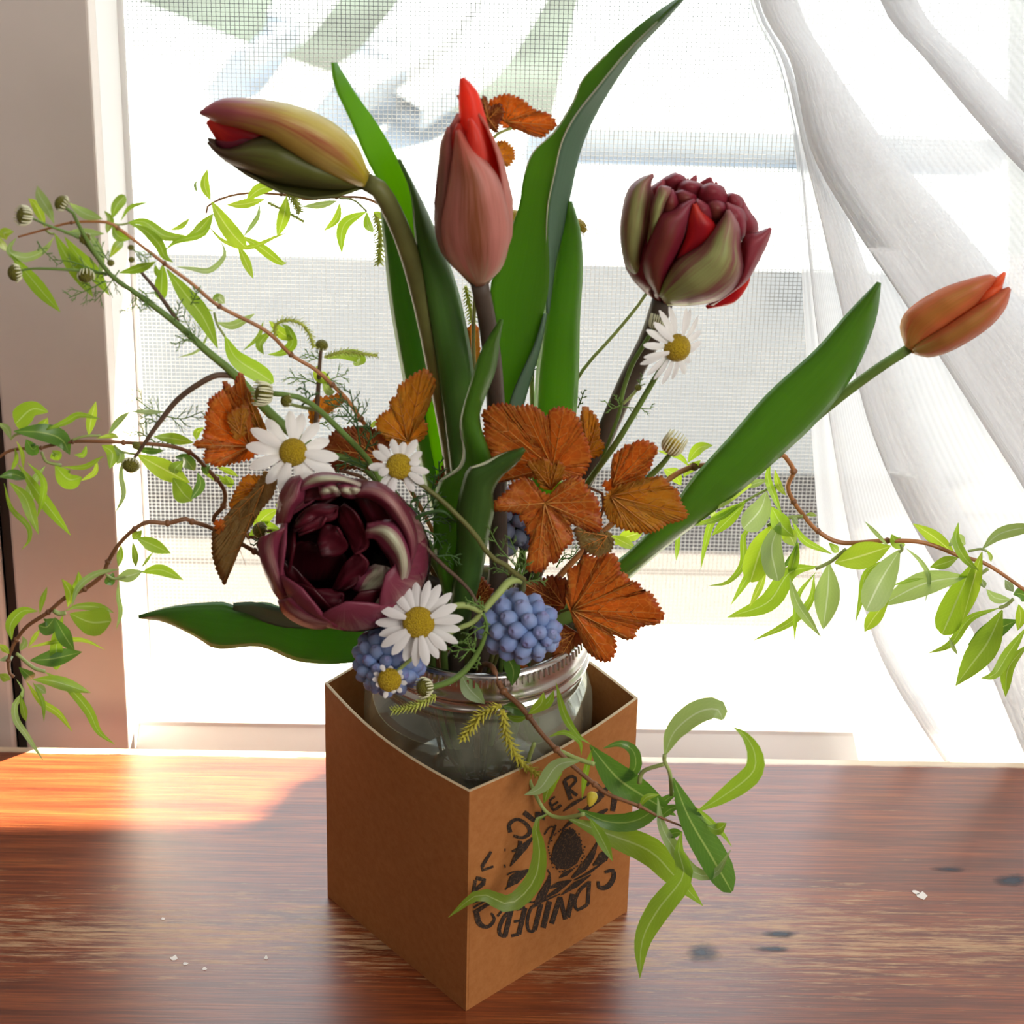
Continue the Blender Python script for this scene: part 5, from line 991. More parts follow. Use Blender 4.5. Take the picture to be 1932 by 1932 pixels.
# front branch hanging over the stamped face
fy = lambda p: lerpl([(930, 0.32), (1000, 0.22), (1100, 0.08), (1250, -0.05), (1400, -0.1)], p[0])
willow('willow branch spilling forward over the stamped face of the box', [(1290, 1560), (1244, 1541), (1206, 1521), (1148, 1499), (1122, 1480), (1084, 1448), (1050, 1414), (1022, 1384), (998, 1352), (975, 1326), (950, 1304), (938, 1279), (925, 1255)], [-0.08, -0.04, 0.05, 0.16, 0.26, 0.36], [4, 8, 9, 11, 11, 12, 12, 13, 13], [
    ([(949, 1332), (975, 1336), (997, 1351)], 20, 'd'), ([(997, 1347), (1020, 1329), (1026, 1306)], 16, 'l'), ([(1007, 1345), (1033, 1326), (1045, 1302)], 13, 'g'), ([(1113, 1403), (1090, 1387), (1065, 1348), (1049, 1287)], 12, 'g'), ([(1036, 1390), (1065, 1382), (1093, 1399), (1097, 1425)], 8, 'g'),
    ([(1113, 1406), (1161, 1464), (1200, 1493), (1275, 1539)], 46, 'd'), ([(1138, 1412), (1171, 1403), (1196, 1419), (1196, 1454), (1161, 1473), (1130, 1464)], 18, 'd'), ([(1095, 1435), (1052, 1444), (1020, 1486), (989, 1500)], 25, 'p'), ([(1061, 1457), (1039, 1480), (1026, 1516)], 16, 'g'), ([(1119, 1409), (1106, 1454), (1098, 1507)], 9, 'g'),
    ([(1033, 1536, 0.12), (1010, 1553, 0.08), (1018, 1605, 0.05), (1007, 1662, 0.0), (962, 1705, -0.06), (904, 1688, -0.1), (846, 1731, -0.12)], 28, 'g'), ([(1071, 1544), (1145, 1573), (1225, 1605), (1273, 1653), (1326, 1709)], 42, 'g'), ([(1113, 1544), (1135, 1582), (1156, 1625)], 18, 'g'), ([(1090, 1526), (1145, 1550), (1203, 1547), (1257, 1509), (1284, 1490)], 28, 'd'),
    ([(1206, 1525), (1219, 1505), (1244, 1499)], 9, 'l'), ([(1254, 1425), (1273, 1380), (1315, 1345), (1352, 1338), (1364, 1358)], 36, 'pb'), ([(1315, 1531), (1360, 1505), (1418, 1460), (1424, 1422), (1405, 1387), (1381, 1371)], 30, 'g'), ([(1270, 1468), (1299, 1541), (1341, 1614), (1381, 1682)], 44, 'db'),
    ([(1270, 1509), (1315, 1531), (1360, 1570), (1381, 1598)], 11, 'g'), ([(1241, 1505), (1248, 1557), (1270, 1598), (1305, 1643), (1347, 1650), (1379, 1603)], 20, 'p'), ([(1286, 1570), (1280, 1608), (1289, 1653), (1241, 1717), (1212, 1775), (1207, 1846)], 36, 'g'), ([(1334, 1558), (1353, 1565), (1371, 1553)], 18, 'g'), ([(1257, 1580), (1270, 1572), (1288, 1570)], 15, 'd'),
    ([(870, 1272), (885, 1299), (915, 1328)], 26, 'p'), ([(920, 1302), (929, 1306), (940, 1308)], 22, 'gb'), ([(950, 1230), (968, 1262), (966, 1294)], 24, 'd'), ([(1284, 1520), (1262, 1528), (1245, 1545)], 14, 'd'), ([(955, 1350), (975, 1356), (998, 1350)], 10, 'g')],
    fy, (0.0, -0.25), [([(945, 1331), (908, 1350), (873, 1393)], 0.2, 22, 'catkin_gold'), ([(948, 1340), (956, 1389), (982, 1437), (1016, 1462)], 0.16, 22, 'catkin_gold'), ([(822, 1312), (786, 1331), (741, 1341)], 0.18, 18, 'catkin')],
    [([(1054, 1416), (1090, 1432), (1122, 1442)], 9), ([(1008, 1402), (997, 1435), (997, 1464), (1013, 1505), (1033, 1534), (1061, 1543), (1102, 1536)], 8), ([(1206, 1478), (1214, 1455), (1254, 1441)], 9), ([(1267, 1500), (1264, 1460), (1254, 1437), (1254, 1424)], 8)], 'twig_dark', (), 0.05)
wb = [o for o in bpy.data.objects if o.name.startswith('willow_branch') and o.parent is None][-1]
mb = MB(); c = P(1116, 1508, 0.06); s_ = pxsize(c)
mb.lathe([(0.0005, -15*s_), (6*s_, -10*s_), (10*s_, 0), (11*s_, 8*s_), (6*s_, 14*s_), (0.0005, 15*s_)], c, 10, (DN*-1+RT*0.3).normalized())
part(obj('leaf_bud', mb, M['yellowbud'], wb), 'small yellow curled bud')

# ------------------------------------------------------------------ copper leaf sprigs
ZA = lambda pts: [(800+x/3.715, 750+y/3.715) for x, y in pts]
ZB = lambda pts: [(350+x/3.864, 550+y/3.864) for x, y in pts]
ZC = lambda pts: [(800+x/3.864, 100+y/3.864) for x, y in pts]
S = thing('copper_leaf_sprig', 'sprig of large serrated copper orange leaves above the blue grape hyacinth', 'leaf sprig', MOUTH)
tubepx('stem', [(1040, 885), (1100, 915), (1140, 938), (1120, 1010), (1085, 1080), (1040, 1170)], [0.72, 0.7, 0.68, 0.66, 0.66, 0.7], [5, 7, 9, 9, 8, 8], M['twig_dark'], S, 8, 40, into_jar(0.15, -0.05))
tubepx('stalk', [(1026, 949), (1060, 960), (1120, 990)], [0.42, 0.5, 0.62], 5, M['stem_olive'], S, 6)
tubepx('stalk', [(1075, 1148), (1050, 1160), (1020, 1190)], [0.5, 0.55, 0.65], 6, M['stem_olive'], S, 6)
star_leaf('leaf', ZA([(480, 420), (435, 330), (420, 240), (430, 180), (405, 110), (470, 60), (560, 45), (640, 70), (740, 50), (820, 95), (855, 150), (890, 85), (960, 68), (1040, 95), (1090, 160), (1110, 240), (1150, 330), (1170, 430), (1120, 540), (1000, 570), (860, 560), (700, 560), (470, 590), (540, 500)]), ZA([(900, 490)])[0], 0.60, 0.10, 0.25, M['au_or'], S)
star_leaf('leaf', ZA([(1110, 260), (1100, 150), (1120, 60), (1160, 85), (1210, 140), (1225, 200), (1225, 290), (1265, 330), (1240, 400), (1180, 420), (1140, 400)]), ZA([(1150, 390)])[0], 0.80, 0.1, 0.1, M['au_gold'], S, veins=3)
star_leaf('leaf', ZA([(720, 450), (780, 440), (850, 425), (900, 480), (960, 450), (985, 500), (960, 570), (900, 650), (830, 640), (780, 540)]), ZA([(890, 640)])[0], 0.50, 0, 0.3, M['au_gold'], S, veins=3)
star_leaf('leaf', ZA([(800, 650), (740, 575), (690, 560), (610, 600), (600, 640), (540, 690), (490, 740), (485, 785), (570, 790), (640, 800), (690, 815), (665, 850), (720, 880), (715, 940), (755, 980), (740, 1040), (740, 1090), (725, 1150), (718, 1210), (800, 1225), (860, 1190), (875, 1140), (920, 1165), (950, 1110), (975, 1060), (1040, 1015), (1040, 960), (1000, 885), (1080, 890), (1130, 920), (1190, 940), (1240, 930), (1250, 880), (1230, 800), (1220, 720), (1150, 640), (1110, 570), (1060, 550), (970, 600), (890, 690)]), ZA([(845, 740)])[0], 0.42, 0.02, -0.18, M['au_or'], S, veins=6, pleat=0.06)
star_leaf('leaf', ZA([(1250, 600), (1325, 570), (1320, 500), (1330, 420), (1345, 390), (1400, 360), (1425, 325), (1460, 345), (1480, 308), (1550, 300), (1620, 330), (1640, 370), (1600, 420), (1590, 480), (1530, 570), (1460, 620), (1380, 650), (1290, 660)]), ZA([(1320, 620)])[0], 0.62, 0.0, 0.2, M['au_or'], S, veins=3)
star_leaf('leaf', ZA([(1270, 690), (1330, 630), (1450, 600), (1580, 565), (1680, 560), (1720, 620), (1780, 655), (1790, 720), (1830, 780), (1850, 830), (1800, 860), (1700, 880), (1660, 920), (1580, 950), (1500, 940), (1440, 930), (1370, 910), (1300, 860), (1265, 780)]), ZA([(1310, 690)])[0], 0.58, -0.15, -0.1, M['au_gold'], S, veins=4)
star_leaf('leaf', ZA([(1050, 920), (1130, 900), (1230, 950), (1300, 940), (1330, 1010), (1300, 1090), (1230, 1120), (1150, 1090), (1090, 1040)]), ZA([(1285, 970)])[0], 0.60, 0.1, 0, M['au_olive'], S, veins=3)
star_leaf('leaf', ZA([(1020, 1490), (990, 1420), (1010, 1370), (1020, 1280), (1010, 1200), (1100, 1170), (1130, 1100), (1220, 1130), (1300, 1090), (1345, 1110), (1370, 1180), (1375, 1240), (1415, 1230), (1440, 1290), (1500, 1300), (1525, 1350), (1590, 1370), (1630, 1430), (1660, 1490), (1685, 1530), (1640, 1585), (1560, 1590), (1490, 1620), (1480, 1685), (1420, 1690), (1370, 1670), (1320, 1640), (1345, 1720), (1340, 1800), (1290, 1850), (1230, 1840), (1170, 1800), (1130, 1740), (1090, 1650), (1050, 1560)]), ZA([(1035, 1490)])[0], 0.46, -0.12, -0.05, M['au_or'], S, veins=5, pleat=0.05)
star_leaf('leaf', ZA([(650, 1400), (690, 1290), (800, 1290), (880, 1250), (1000, 1270), (1010, 1400), (980, 1480), (880, 1500), (760, 1470)]), ZA([(980, 1460)])[0], 0.62, 0.1, 0, M['au_dark'], S, veins=3)
star_leaf('leaf', ZA([(930, 1620), (1000, 1600), (1080, 1650), (1110, 1720), (1030, 1760), (1000, 1820), (960, 1860), (900, 1800), (880, 1740), (920, 1680)]), ZA([(1060, 1650)])[0], 0.52, 0.1, -0.1, M['au_dark'], S, veins=3)
star_leaf('leaf', ZA([(340, 1240), (400, 1250), (440, 1300), (490, 1360), (440, 1450), (350, 1460), (330, 1340)]), ZA([(360, 1440)])[0], 0.66, 0, 0, M['au_dark'], S, veins=3)
star_leaf('leaf', [(975, 1290-40), (995, 1255), (1000, 1262), (992, 1275), (985, 1262)], (988, 1258), 0.5, 0, 0, M['au_or'], S, veins=2, tl=6, vein=False)
star_leaf('leaf', [(800, 1040), (830, 1030), (850, 1050), (840, 1080), (805, 1075)], (825, 1058), 0.75, 0, 0, M['au_dark'], S, veins=2, vein=False)

S = thing('copper_leaf_sprig', 'sprig of folded amber leaves standing beside the dark maroon tulip', 'leaf sprig', MOUTH)
tubepx('stem', [(500, 862), (560, 880), (620, 885), (690, 905), (760, 990), (830, 1110)], [0.5, 0.6, 0.66, 0.7, 0.72, 0.74], [6, 8, 10, 11, 11, 10], M['twig_dark'], S, 8, 40, into_jar(-0.2, 0.05))
star_leaf('leaf', ZB([(400, 590), (425, 640), (430, 720), (450, 830), (470, 960), (560, 1140), (480, 1215), (230, 1275), (180, 1250), (135, 1240), (140, 1180), (160, 1130), (70, 1130), (60, 1105), (140, 1080), (130, 1030), (155, 980), (145, 900), (175, 850), (165, 800), (230, 740), (285, 715), (280, 650), (320, 690), (350, 720), (370, 640)]), ZB([(470, 1130)])[0], 0.50, 0.35, 0.0, M['au_or'], S, veins=5, pleat=0.05)
star_leaf('leaf', ZB([(330, 1000), (300, 900), (350, 860), (430, 830), (455, 860), (430, 950), (440, 1040), (360, 1080)]), ZB([(400, 1040)])[0], 0.44, 0.2, 0, M['au_gold'], S, veins=3)
star_leaf('leaf', ZB([(405, 640), (460, 720), (520, 850), (580, 980), (625, 1110), (600, 1150), (540, 1160), (490, 1010), (450, 850), (415, 740)]), ZB([(590, 1120)])[0], 0.54, -0.3, 0.1, M['au_gold'], S, veins=2, tooth=1.2)
star_leaf('leaf', [(500, 888), (524, 905), (515, 935), (490, 965), (462, 1010), (440, 1060), (423, 1104), (410, 1078), (401, 1049), (400, 1003), (414, 990), (438, 960), (470, 935)], (498, 915), 0.36, -0.2, 0.1, M['au_tan'], S, veins=2, tooth=2)
star_leaf('leaf', [(433, 956), (445, 925), (461, 899), (474, 897), (492, 900), (502, 915), (480, 940), (452, 955)], (492, 918), 0.40, -0.1, 0, M['au_gold'], S, veins=3)
star_leaf('leaf', [(404, 984), (420, 980), (424, 995), (410, 1008)], (416, 994), 0.39, 0, 0, M['au_or'], S, veins=2, vein=False)
star_leaf('leaf', ZB([(1750, 565), (1800, 620), (1820, 660), (1790, 760), (1750, 870), (1720, 930), (1765, 980), (1750, 1050), (1700, 1090), (1640, 1130), (1480, 1090), (1440, 1050), (1390, 990), (1400, 920), (1450, 880), (1500, 860), (1495, 790), (1560, 745), (1545, 700), (1620, 640), (1690, 590)]), ZB([(1620, 1090)])[0], 0.62, 0.05, 0.15, M['au_gold'], S, veins=4, pleat=0.05)
star_leaf('leaf', ZB([(1000, 1130), (1080, 1020), (1200, 990), (1330, 990), (1480, 1040), (1480, 1180), (1400, 1300), (1250, 1290), (1080, 1290), (1020, 1200)]), ZB([(1400, 1200)])[0], 0.66, 0.1, 0, M['au_dark'], S, veins=4)
star_leaf('leaf', ZB([(930, 790), (1000, 770), (1120, 750), (1175, 785), (1060, 825), (1000, 870), (965, 950), (925, 1000), (900, 900)]), ZB([(930, 960)])[0], 0.74, 0, 0.1, M['au_gold'], S, veins=3)
star_leaf('leaf', [(840, 870), (862, 900), (858, 940), (835, 950), (822, 910)], (842, 940), 0.85, 0, 0, M['au_dark'], S, veins=2)

S = thing('copper_leaf_sprig', 'small bronze leaf sprig peeping out behind the coral tulip bud', 'leaf sprig', MOUTH)
tubepx('stem', [(925, 285), (918, 330), (905, 450), (893, 640), (905, 820), (925, 1000)], [0.95, 0.95, 0.95, 0.95, 0.9, 0.85], [6, 7, 8, 9, 10, 10], M['stem_olive'], S, 8, 36, into_jar(0.05, 0.15))
tubepx('stalk', [(925, 268), (940, 252), (965, 242)], 0.95, 6, M['stem_pale'], S, 6)
star_leaf('leaf', ZC([(470, 360), (530, 320), (600, 300), (700, 330), (760, 380), (820, 430), (900, 440), (960, 500), (960, 540), (915, 560), (870, 615), (780, 590), (680, 550), (600, 550), (540, 500)]), ZC([(590, 500)])[0], 0.95, 0.1, 0.25, M['au_or'], S, veins=5, pleat=0.06)
star_leaf('leaf', ZC([(400, 370), (440, 310), (470, 400), (560, 370), (580, 440), (550, 500), (530, 580), (480, 540), (440, 500), (420, 440)]), ZC([(470, 480)])[0], 0.90, 0, 0, M['au_dark'], S, veins=4, tl=6)
star_leaf('leaf', ZC([(480, 700), (530, 650), (600, 645), (650, 700), (665, 760), (620, 825), (540, 800), (500, 790)]), ZC([(495, 740)])[0], 0.95, 0, 0, M['au_gold'], S, veins=3, tl=6)
star_leaf('leaf', ZC([(235, 310), (265, 300), (280, 330), (255, 345)]), ZC([(262, 322)])[0], 0.96, 0, 0, M['au_dark'], S, veins=2, vein=False, tl=6)
star_leaf('leaf', [(884, 616), (900, 614), (904, 660), (898, 700), (888, 660)], (894, 690), 0.98, 0, 0, M['au_gold'], S, veins=2, vein=False)
star_leaf('leaf', [(1024, 575), (1032, 560), (1037, 575), (1032, 595), (1025, 592)], (1030, 585), 1.2, 0, 0, M['au_or'], S, veins=2, vein=False, tl=6)

# ------------------------------------------------------------------ chamomile
def sprig(label): return thing('chamomile_sprig', label, 'chamomile', MOUTH)
S = sprig('tall chamomile sprig of green buds on thick stem beside the window casing')
tubepx('stem', [(118, 388), (138, 402), (152, 432), (180, 480), (212, 522), (255, 552), (330, 608), (390, 662), (442, 706), (520, 790), (600, 850), (700, 888), (790, 1010), (850, 1120)], [0.5, 0.52, 0.55, 0.6, 0.64, 0.68, 0.7], [6, 9, 13, 18, 22, 24, 25, 25, 22, 19, 16, 14], M['stem_green'], S, 10, 80, into_jar(-0.25, 0.1))
tubepx('branch', [(248, 872), (255, 862), (272, 838), (300, 798), (340, 750), (398, 712), (428, 708), (448, 712)], [0.5, 0.52, 0.55, 0.6, 0.66], [6, 9, 11, 12, 12], M['stem_purple'], S, 8, 36)
tubepx('branch', [(262, 508), (272, 520), (295, 548), (336, 606)], 0.62, [6, 8, 9], M['stem_purple'], S, 8)
tubepx('branch', [(30, 514), (62, 507), (130, 509), (200, 516)], [0.5, 0.52, 0.58], [4, 6, 7], M['stem_green'], S, 8)
tubepx('branch', [(52, 408), (90, 425), (150, 450), (185, 488)], [0.5, 0.52, 0.58], [4, 6, 7], M['stem_green'], S, 8)
bud(116, 383, 0.5, (-0.8, -0.5, 0.3), 15, S, 14, 0.1); bud(46, 407, 0.48, (-0.7, -0.1, 0.5), 17, S, 18, 0.75); bud(28, 515, 0.48, (-0.9, 0.2, 0.3), 16, S, 14, 0.1)
bud(162, 520, 0.55, (0, 0.8, 0.4), 15, S, 14, 0.4); bud(209, 496, 0.55, (0, -0.6, 0.6), 7, S); bud(247, 467, 0.56, (0, -0.6, 0.6), 6, S); bud(248, 490, 0.56, (0, -0.6, 0.6), 6, S); bud(247, 878, 0.48, (-0.2, 0.7, 0.6), 16, S, 20, 0.15); bud(257, 840, 0.5, (0, -0.5, 0.6), 8, S); bud(160, 450, 0.54, (0.2, 0.3, 0.6), 11, S, 10, 0.3)
for p_, sz in (([(200, 530), (170, 545), (130, 562)], 34), ([(255, 548), (255, 575), (240, 590)], 26), ([(262, 545), (278, 560), (276, 585)], 26), ([(250, 470), (265, 480), (282, 492)], 22), ([(225, 510), (200, 545), (178, 570)], 30), ([(375, 655), (360, 625), (345, 595)], 30), ([(375, 655), (355, 640), (330, 650)], 26), ([(312, 795), (280, 770), (245, 742)], 34), ([(312, 785), (345, 790), (385, 775)], 34), ([(300, 800), (280, 790), (270, 800)], 20), ([(285, 828), (300, 838), (325, 835)], 22), ([(285, 830), (262, 815), (240, 818)], 22), ([(190, 515), (140, 495), (100, 490)], 20), ([(360, 575), (368, 560), (372, 545)], 18), ([(210, 500), (190, 470), (180, 455)], 20), ([(330, 604), (338, 580), (340, 570)], 16), ([(70, 455), (80, 470), (110, 500)], 12)):
    frond(p_, 0.56, sz, M['fern'], S)

S = sprig('open white daisy with drooping rays beside the folded amber leaf')
tubepx('stem', [(505, 742), (560, 748), (600, 772), (645, 815), (690, 862), (706, 888), (770, 990), (840, 1110)], [0.42, 0.45, 0.5, 0.55, 0.6, 0.65], [10, 11, 12, 13, 15, 15, 14], M['stem_green'], S, 10, 46, into_jar(-0.15, -0.15))
tubepx('branch', [(553, 860), (585, 862), (640, 862), (690, 880)], [0.42, 0.5, 0.56, 0.6], [9, 12, 14, 16], M['stem_green'], S, 8)
tubepx('branch', [(606, 655), (603, 690), (600, 740), (596, 800)], 0.72, [6, 8, 9, 9], M['stem_purple'], S, 8)
tubepx('branch', [(545, 762), (570, 768), (600, 774)], 0.5, [6, 7, 8], M['stem_pale'], S, 8)
flower_head(553, 853, 0.36, (-0.12, -0.05, 1), 27, 14, 56, 24, S, 0.6, 0.2, 0.2, (), [1.25, 1.2, 1.0, 1.0, 0.95, 1.15, 1.2, 1.15, 0.85, 0.9, 0.95, 1.0, 1.1])
bud(498, 743, 0.4, (-0.9, -0.1, 0.4), 20, S, 18, 0.9); bud(540, 756, 0.42, (-0.7, -0.2, 0.5), 12, S, 8, 0.0); bud(607, 651, 0.72, (0.1, -0.8, 0.5), 12, S, 10, -0.2)
for p_, sz, mt in (([(600, 725), (575, 715), (545, 712)], 26, 'fern'), ([(600, 725), (625, 715), (655, 705)], 28, 'fern'), ([(606, 680), (590, 672), (575, 668)], 20, 'fern'), ([(680, 840), (672, 790), (660, 735)], 46, 'fern_dark'), ([(675, 800), (650, 770), (630, 750)], 40, 'fern_dark'), ([(690, 850), (700, 820), (690, 800)], 26, 'fern_dark'), ([(570, 765), (585, 745), (565, 730)], 22, 'fern_dark'), ([(690, 880), (660, 870), (635, 885)], 22, 'fern_dark'), ([(655, 800), (672, 780), (680, 760)], 20, 'fern'), ([(600, 800), (620, 795), (640, 780)], 24, 'fern')):
    frond(p_, 0.5 if mt == 'fern_dark' else 0.72, sz, M[mt], S, 6, 4.2 if mt == 'fern_dark' else 3)

S = sprig('small daisy with stubby white rays on a long thin stem over tulip leaves')
tubepx('stem', [(755, 890), (800, 918), (840, 950), (880, 990), (905, 1020), (925, 1050), (960, 1070), (978, 1090), (985, 1110)], [0.3, 0.28, 0.26, 0.26, 0.26, 0.28, 0.32], [8, 10, 10, 9, 8, 7, 7, 9, 8], M['stem_olive'], S, 8, 44, into_jar(0.05, -0.3))
flower_head(753, 880, 0.28, (-0.05, -0.1, 1), 25, 15, 34, 16, S, 0.55, 0.1, 0.2, (4,), [1.1, 0.6, 0.9, 1.2, 0.8, 1.0, 1.1])
for p_, sz in (([(985, 1090), (975, 1050), (960, 1010)], 24), ([(985, 1090), (992, 1060), (985, 1040)], 18), ([(975, 1070), (940, 1030), (920, 990)], 28), ([(985, 1100), (1010, 1095), (1030, 1098)], 16), ([(960, 1085), (945, 1075), (930, 1070)], 16)): frond(p_, 0.34, sz, M['fern'], S, 6)

S = sprig('white daisy and two shedding heads leaning over the jar rim')
tubepx('stem', [(985, 1098), (978, 1094), (960, 1098), (940, 1120), (912, 1152)], [0.32, 0.3, 0.27, 0.22, 0.18], [14, 15, 15, 14, 13], M['stem_pale'], S, 8, 26)
tubepx('stem', [(985, 1098), (986, 1110), (978, 1125), (965, 1140)], [0.32, 0.36, 0.44, 0.52], [14, 13, 12, 11], M['stem_olive'], S, 8, 26, into_jar(0.05, -0.2))
tubepx('branch', [(792, 1180), (840, 1150), (875, 1142), (908, 1153)], [0.12, 0.14, 0.16, 0.18], [9, 12, 13, 13], M['stem_pale'], S, 8)
tubepx('branch', [(910, 1156), (890, 1175), (860, 1188), (820, 1215), (780, 1240), (740, 1275)], [0.18, 0.17, 0.15, 0.12, 0.09, 0.07], [11, 10, 9, 8, 8, 7], M['stem_pale'], S, 8)
tubepx('branch', [(912, 1156), (918, 1185), (905, 1225), (880, 1262), (850, 1285), (810, 1298)], [0.18, 0.18, 0.16, 0.13, 0.1, 0.08], [5, 8, 10, 12, 13, 11], M['stem_green'], S, 8)
flower_head(790, 1175, 0.08, (-0.02, -0.02, 1), 31, 21, 54, 19, S, 0.5, 0.12, 0.12)
flower_head(735, 1283, 0.03, (-0.1, 0.0, 1), 23, 13, 11, 10, S, 0.6, -0.1, 0.3, (2, 9), [1.3, 0.8, 1.0, 1.5, 0.7, 1.2])
bud(801, 1297, 0.06, (-0.75, 0.1, 0.7), 17, S, 20, 0.55)
for p_, sz in (([(915, 1180), (890, 1195), (870, 1215)], 30), ([(905, 1230), (880, 1225), (850, 1230)], 26), ([(900, 1235), (885, 1220), (882, 1205)], 20), ([(910, 1150), (895, 1138), (878, 1132)], 14), ([(915, 1148), (906, 1140), (903, 1130)], 10), ([(905, 1240), (900, 1255), (895, 1262)], 14), ([(912, 1160), (918, 1180), (910, 1200)], 14)): frond(p_, 0.16, sz, M['fern'], S, 5, 4)

S = sprig('daisy with drooping rays on a green stem before the tall double tulip')
tubepx('stem', [(1262, 672), (1235, 715), (1200, 775), (1160, 840), (1120, 895), (1060, 985), (1010, 1090)], [0.72, 0.74, 0.75, 0.76, 0.77, 0.78, 0.78], [10, 12, 12, 12, 13, 12], M['stem_green'], S, 10, 40, into_jar(0.18, 0.1))
tubepx('branch', [(1232, 622), (1215, 650), (1192, 690), (1175, 740), (1168, 780), (1150, 830), (1130, 880)], 0.80, [8, 9, 9, 8, 7, 6], M['stem_green'], S, 8, 36)
tubepx('branch', [(1270, 848), (1250, 875), (1220, 905), (1170, 960)], [0.72, 0.74, 0.76, 0.78], [9, 12, 12, 12], M['stem_green'], S, 8)
tubepx('branch', [(1205, 730), (1196, 742), (1176, 762)], 0.78, [5, 6, 5], M['stem_pale'], S, 6)
flower_head(1277, 656, 0.68, (0.55, 0.25, 0.62), 27, 19, 52, 15, S, 0.95, 0.3, 0.2, (), None)
bud(1238, 612, 0.8, (0.25, -0.9, 0.1), 13, S, 20, 1.4); bud(1268, 842, 0.7, (0.45, -0.65, 0.35), 19, S, 20, 1.3, 'disc'); bud(1204, 731, 0.78, (0.2, -0.6, 0.6), 7, S)
for p_, sz in (([(1175, 768), (1200, 770), (1230, 772)], 24), ([(1170, 765), (1155, 770), (1140, 755)], 16), ([(1206, 735), (1208, 720), (1212, 708)], 10), ([(1168, 762), (1163, 752), (1160, 745)], 8)): frond(p_, 0.78, sz, M['fern'], S, 4)

S = sprig('white daisy seen from the side behind the tall tulip leaves')
tubepx('stem', [(1222, 550), (1205, 575), (1160, 630), (1095, 705), (1050, 800), (1010, 920), (985, 1040)], [1.25, 1.25, 1.22, 1.15, 1.05, 0.95], [6, 7, 8, 9, 10, 10], M['stem_pale'], S, 8, 40, into_jar(0.1, 0.25))
tubepx('branch', [(1090, 440), (1080, 500), (1060, 600), (1030, 720), (1005, 860)], [1.45, 1.42, 1.35, 1.25, 1.1], [7, 8, 9, 9], M['stem_green'], S, 8)
tubepx('branch', [(1005, 620), (1003, 700), (1005, 780)], [1.3, 1.28, 1.2], [9, 9, 10], M['stem_pale'], S, 8)
flower_head(1088, 428, 1.45, (0.35, -0.8, 0.1), 20, 13, 42, 12, S, 0.8, 0.1, 0.2)
flower_head(970, 412, 1.5, (0.1, -0.9, 0.1), 20, 12, 42, 12, S, 0.8, 0.1, 0.2)
bud(1228, 546, 1.24, (0.4, -0.8, 0.2), 11, S, 12, 0.6)
for p_, sz in (([(1005, 720), (1012, 650), (1022, 620)], 22), ([(1090, 770), (1098, 750), (1103, 735)], 12), ([(1012, 690), (1025, 640), (1035, 600)], 20), ([(1060, 1055), (1080, 1050), (1095, 1030)], 24), ([(1050, 1070), (1062, 1050), (1075, 1045)], 20)): frond(p_, 1.1, sz, M['fern'], S, 5)

S = sprig('feathery chamomile stem with one green bud beside the maroon tulip rim')
tubepx('stem', [(495, 1002), (520, 1000), (560, 1010), (650, 1060), (780, 1120), (850, 1180)], [0.55, 0.6, 0.65, 0.7, 0.72], [6, 7, 8, 9, 10], M['stem_purple'], S, 8, 36, into_jar(-0.3, 0.0))
tubepx('branch', [(785, 1010), (810, 1040), (840, 1070), (868, 1095), (890, 1120), (905, 1150)], [0.4, 0.36, 0.33, 0.3, 0.26, 0.22], [8, 8, 8, 7, 6], M['stem_purple'], S, 8)
tubepx('branch', [(785, 1015), (780, 985), (800, 970), (835, 965), (860, 985)], [0.4, 0.38, 0.38, 0.4], [6, 8, 7, 4], M['fern_dark'], S, 8)
bud(490, 1000, 0.52, (-0.6, -0.1, 0.6), 15, S, 12, -0.2)
for p_, sz, y_ in (([(500, 1010), (490, 1020), (478, 1030)], 14, 0.54), ([(785, 1000), (800, 960), (825, 930)], 34, 0.42), ([(800, 985), (830, 975), (850, 990)], 28, 0.42), ([(785, 1010), (790, 1030), (805, 1045)], 24, 0.42), ([(820, 960), (815, 930), (822, 895)], 26, 0.5), ([(835, 930), (830, 900), (828, 870)], 24, 0.55), ([(825, 1050), (850, 1048), (868, 1055)], 24, 0.32), ([(790, 970), (775, 950), (790, 935)], 26, 0.42), ([(800, 1000), (820, 1010), (835, 1035)], 24, 0.42), ([(785, 1080), (800, 1060), (795, 1040)], 20, 0.5)):
    frond(p_, y_, sz, M['fern_dark'], S, 5, 4.5)

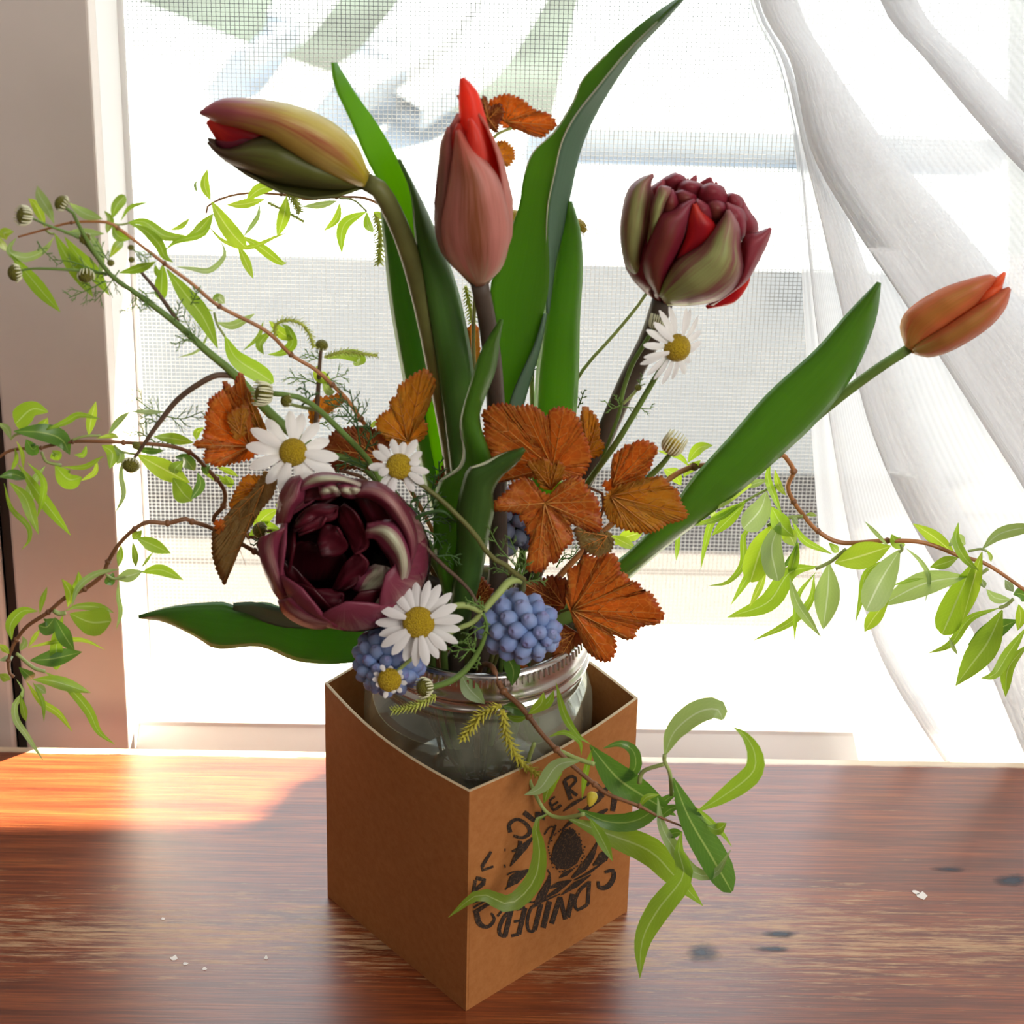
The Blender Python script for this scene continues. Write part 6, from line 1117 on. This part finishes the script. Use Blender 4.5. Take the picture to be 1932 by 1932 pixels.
# ------------------------------------------------------------------ grape hyacinths
fm = MB().lathe([(0.0005, -0.5), (0.26, -0.43), (0.42, -0.2), (0.46, 0.1), (0.38, 0.36), (0.22, 0.5), (0.2, 0.54), (0.1, 0.52), (0.0005, 0.47)], V((0, 0, 0)), 10)
def hyacinth(label, base, tip, yb, yt, R, n, fs, mat, stem, open_end=False, stemY=None, jarxy=(0, 0)):
    T = thing('grape_hyacinth', label, 'grape hyacinth', MOUTH)
    a, b = P(*base, yb), P(*tip, yt); A = (b-a); L = A.length; A.normalize(); x = A.orthogonal().normalized(); y = A.cross(x); s_ = pxsize(a)
    p3 = [a.lerp(b, 0.9), a]+path3(stem, stemY)
    tb_ = cr(p3+into_jar(*jarxy), 40); obj('stem', MB().tube(tb_, 5.5*s_, 8), M['stem_green'], T)
    me = None; org = V(T['org'])
    for k in range(n):
        f_ = (k+0.5)/n; f2 = f_**0.9; an = k*2.39996
        rr = R*s_*math.sqrt(max(0.02, 1-(2*f2-0.92)**2 if f2 > 0.46 else 1-0.5*((0.46-f2)/0.46)**2))
        d = x*math.cos(an)+y*math.sin(an); c = a+A*(L*f2)+d*rr*0.78
        dirv = (d*1.0+A*(-0.25+1.1*f2**3)+V((0, 0, -0.15))).normalized()
        sc = fs*s_*(1.05-0.45*f2**2)*random.uniform(0.92, 1.08)
        if me is None:
            o = obj('floret', MB(), M[mat], T); me = o.data
            me.from_pydata([tuple(v*U) for v in fm.v], [], fm.f); ul = me.uv_layers[0] if me.uv_layers else me.uv_layers.new(name='UVMap')
            for l in me.loops: ul.data[l.index].uv = fm.uv[l.vertex_index]
            me.polygons.foreach_set('use_smooth', [True]*len(me.polygons)); me.update()
        else:
            o = bpy.data.objects.new('floret', me); COL.objects.link(o); o.parent = T
        q = dirv.to_track_quat('Z', 'Y').to_matrix().to_4x4()
        o.matrix_local = Matrix.Translation((c-org)*U) @ q @ Matrix.Diagonal((sc*1.0, sc*1.0, sc*1.12, 1))
    return T
hyacinth('pale blue grape hyacinth facing out from above the jar band', (938, 1170), (1042, 1202), 0.34, 0.16, 56, 46, 43, 'musc', [(950, 1185)], False, [0.5], (0.1, -0.1))
hyacinth('blue grape hyacinth tucked behind the shedding daisy head at jar shoulder', (752, 1222), (708, 1282), 0.30, 0.10, 62, 60, 37, 'musc', [(790, 1215), (830, 1205)], False, [0.4, 0.52], (-0.2, -0.15))
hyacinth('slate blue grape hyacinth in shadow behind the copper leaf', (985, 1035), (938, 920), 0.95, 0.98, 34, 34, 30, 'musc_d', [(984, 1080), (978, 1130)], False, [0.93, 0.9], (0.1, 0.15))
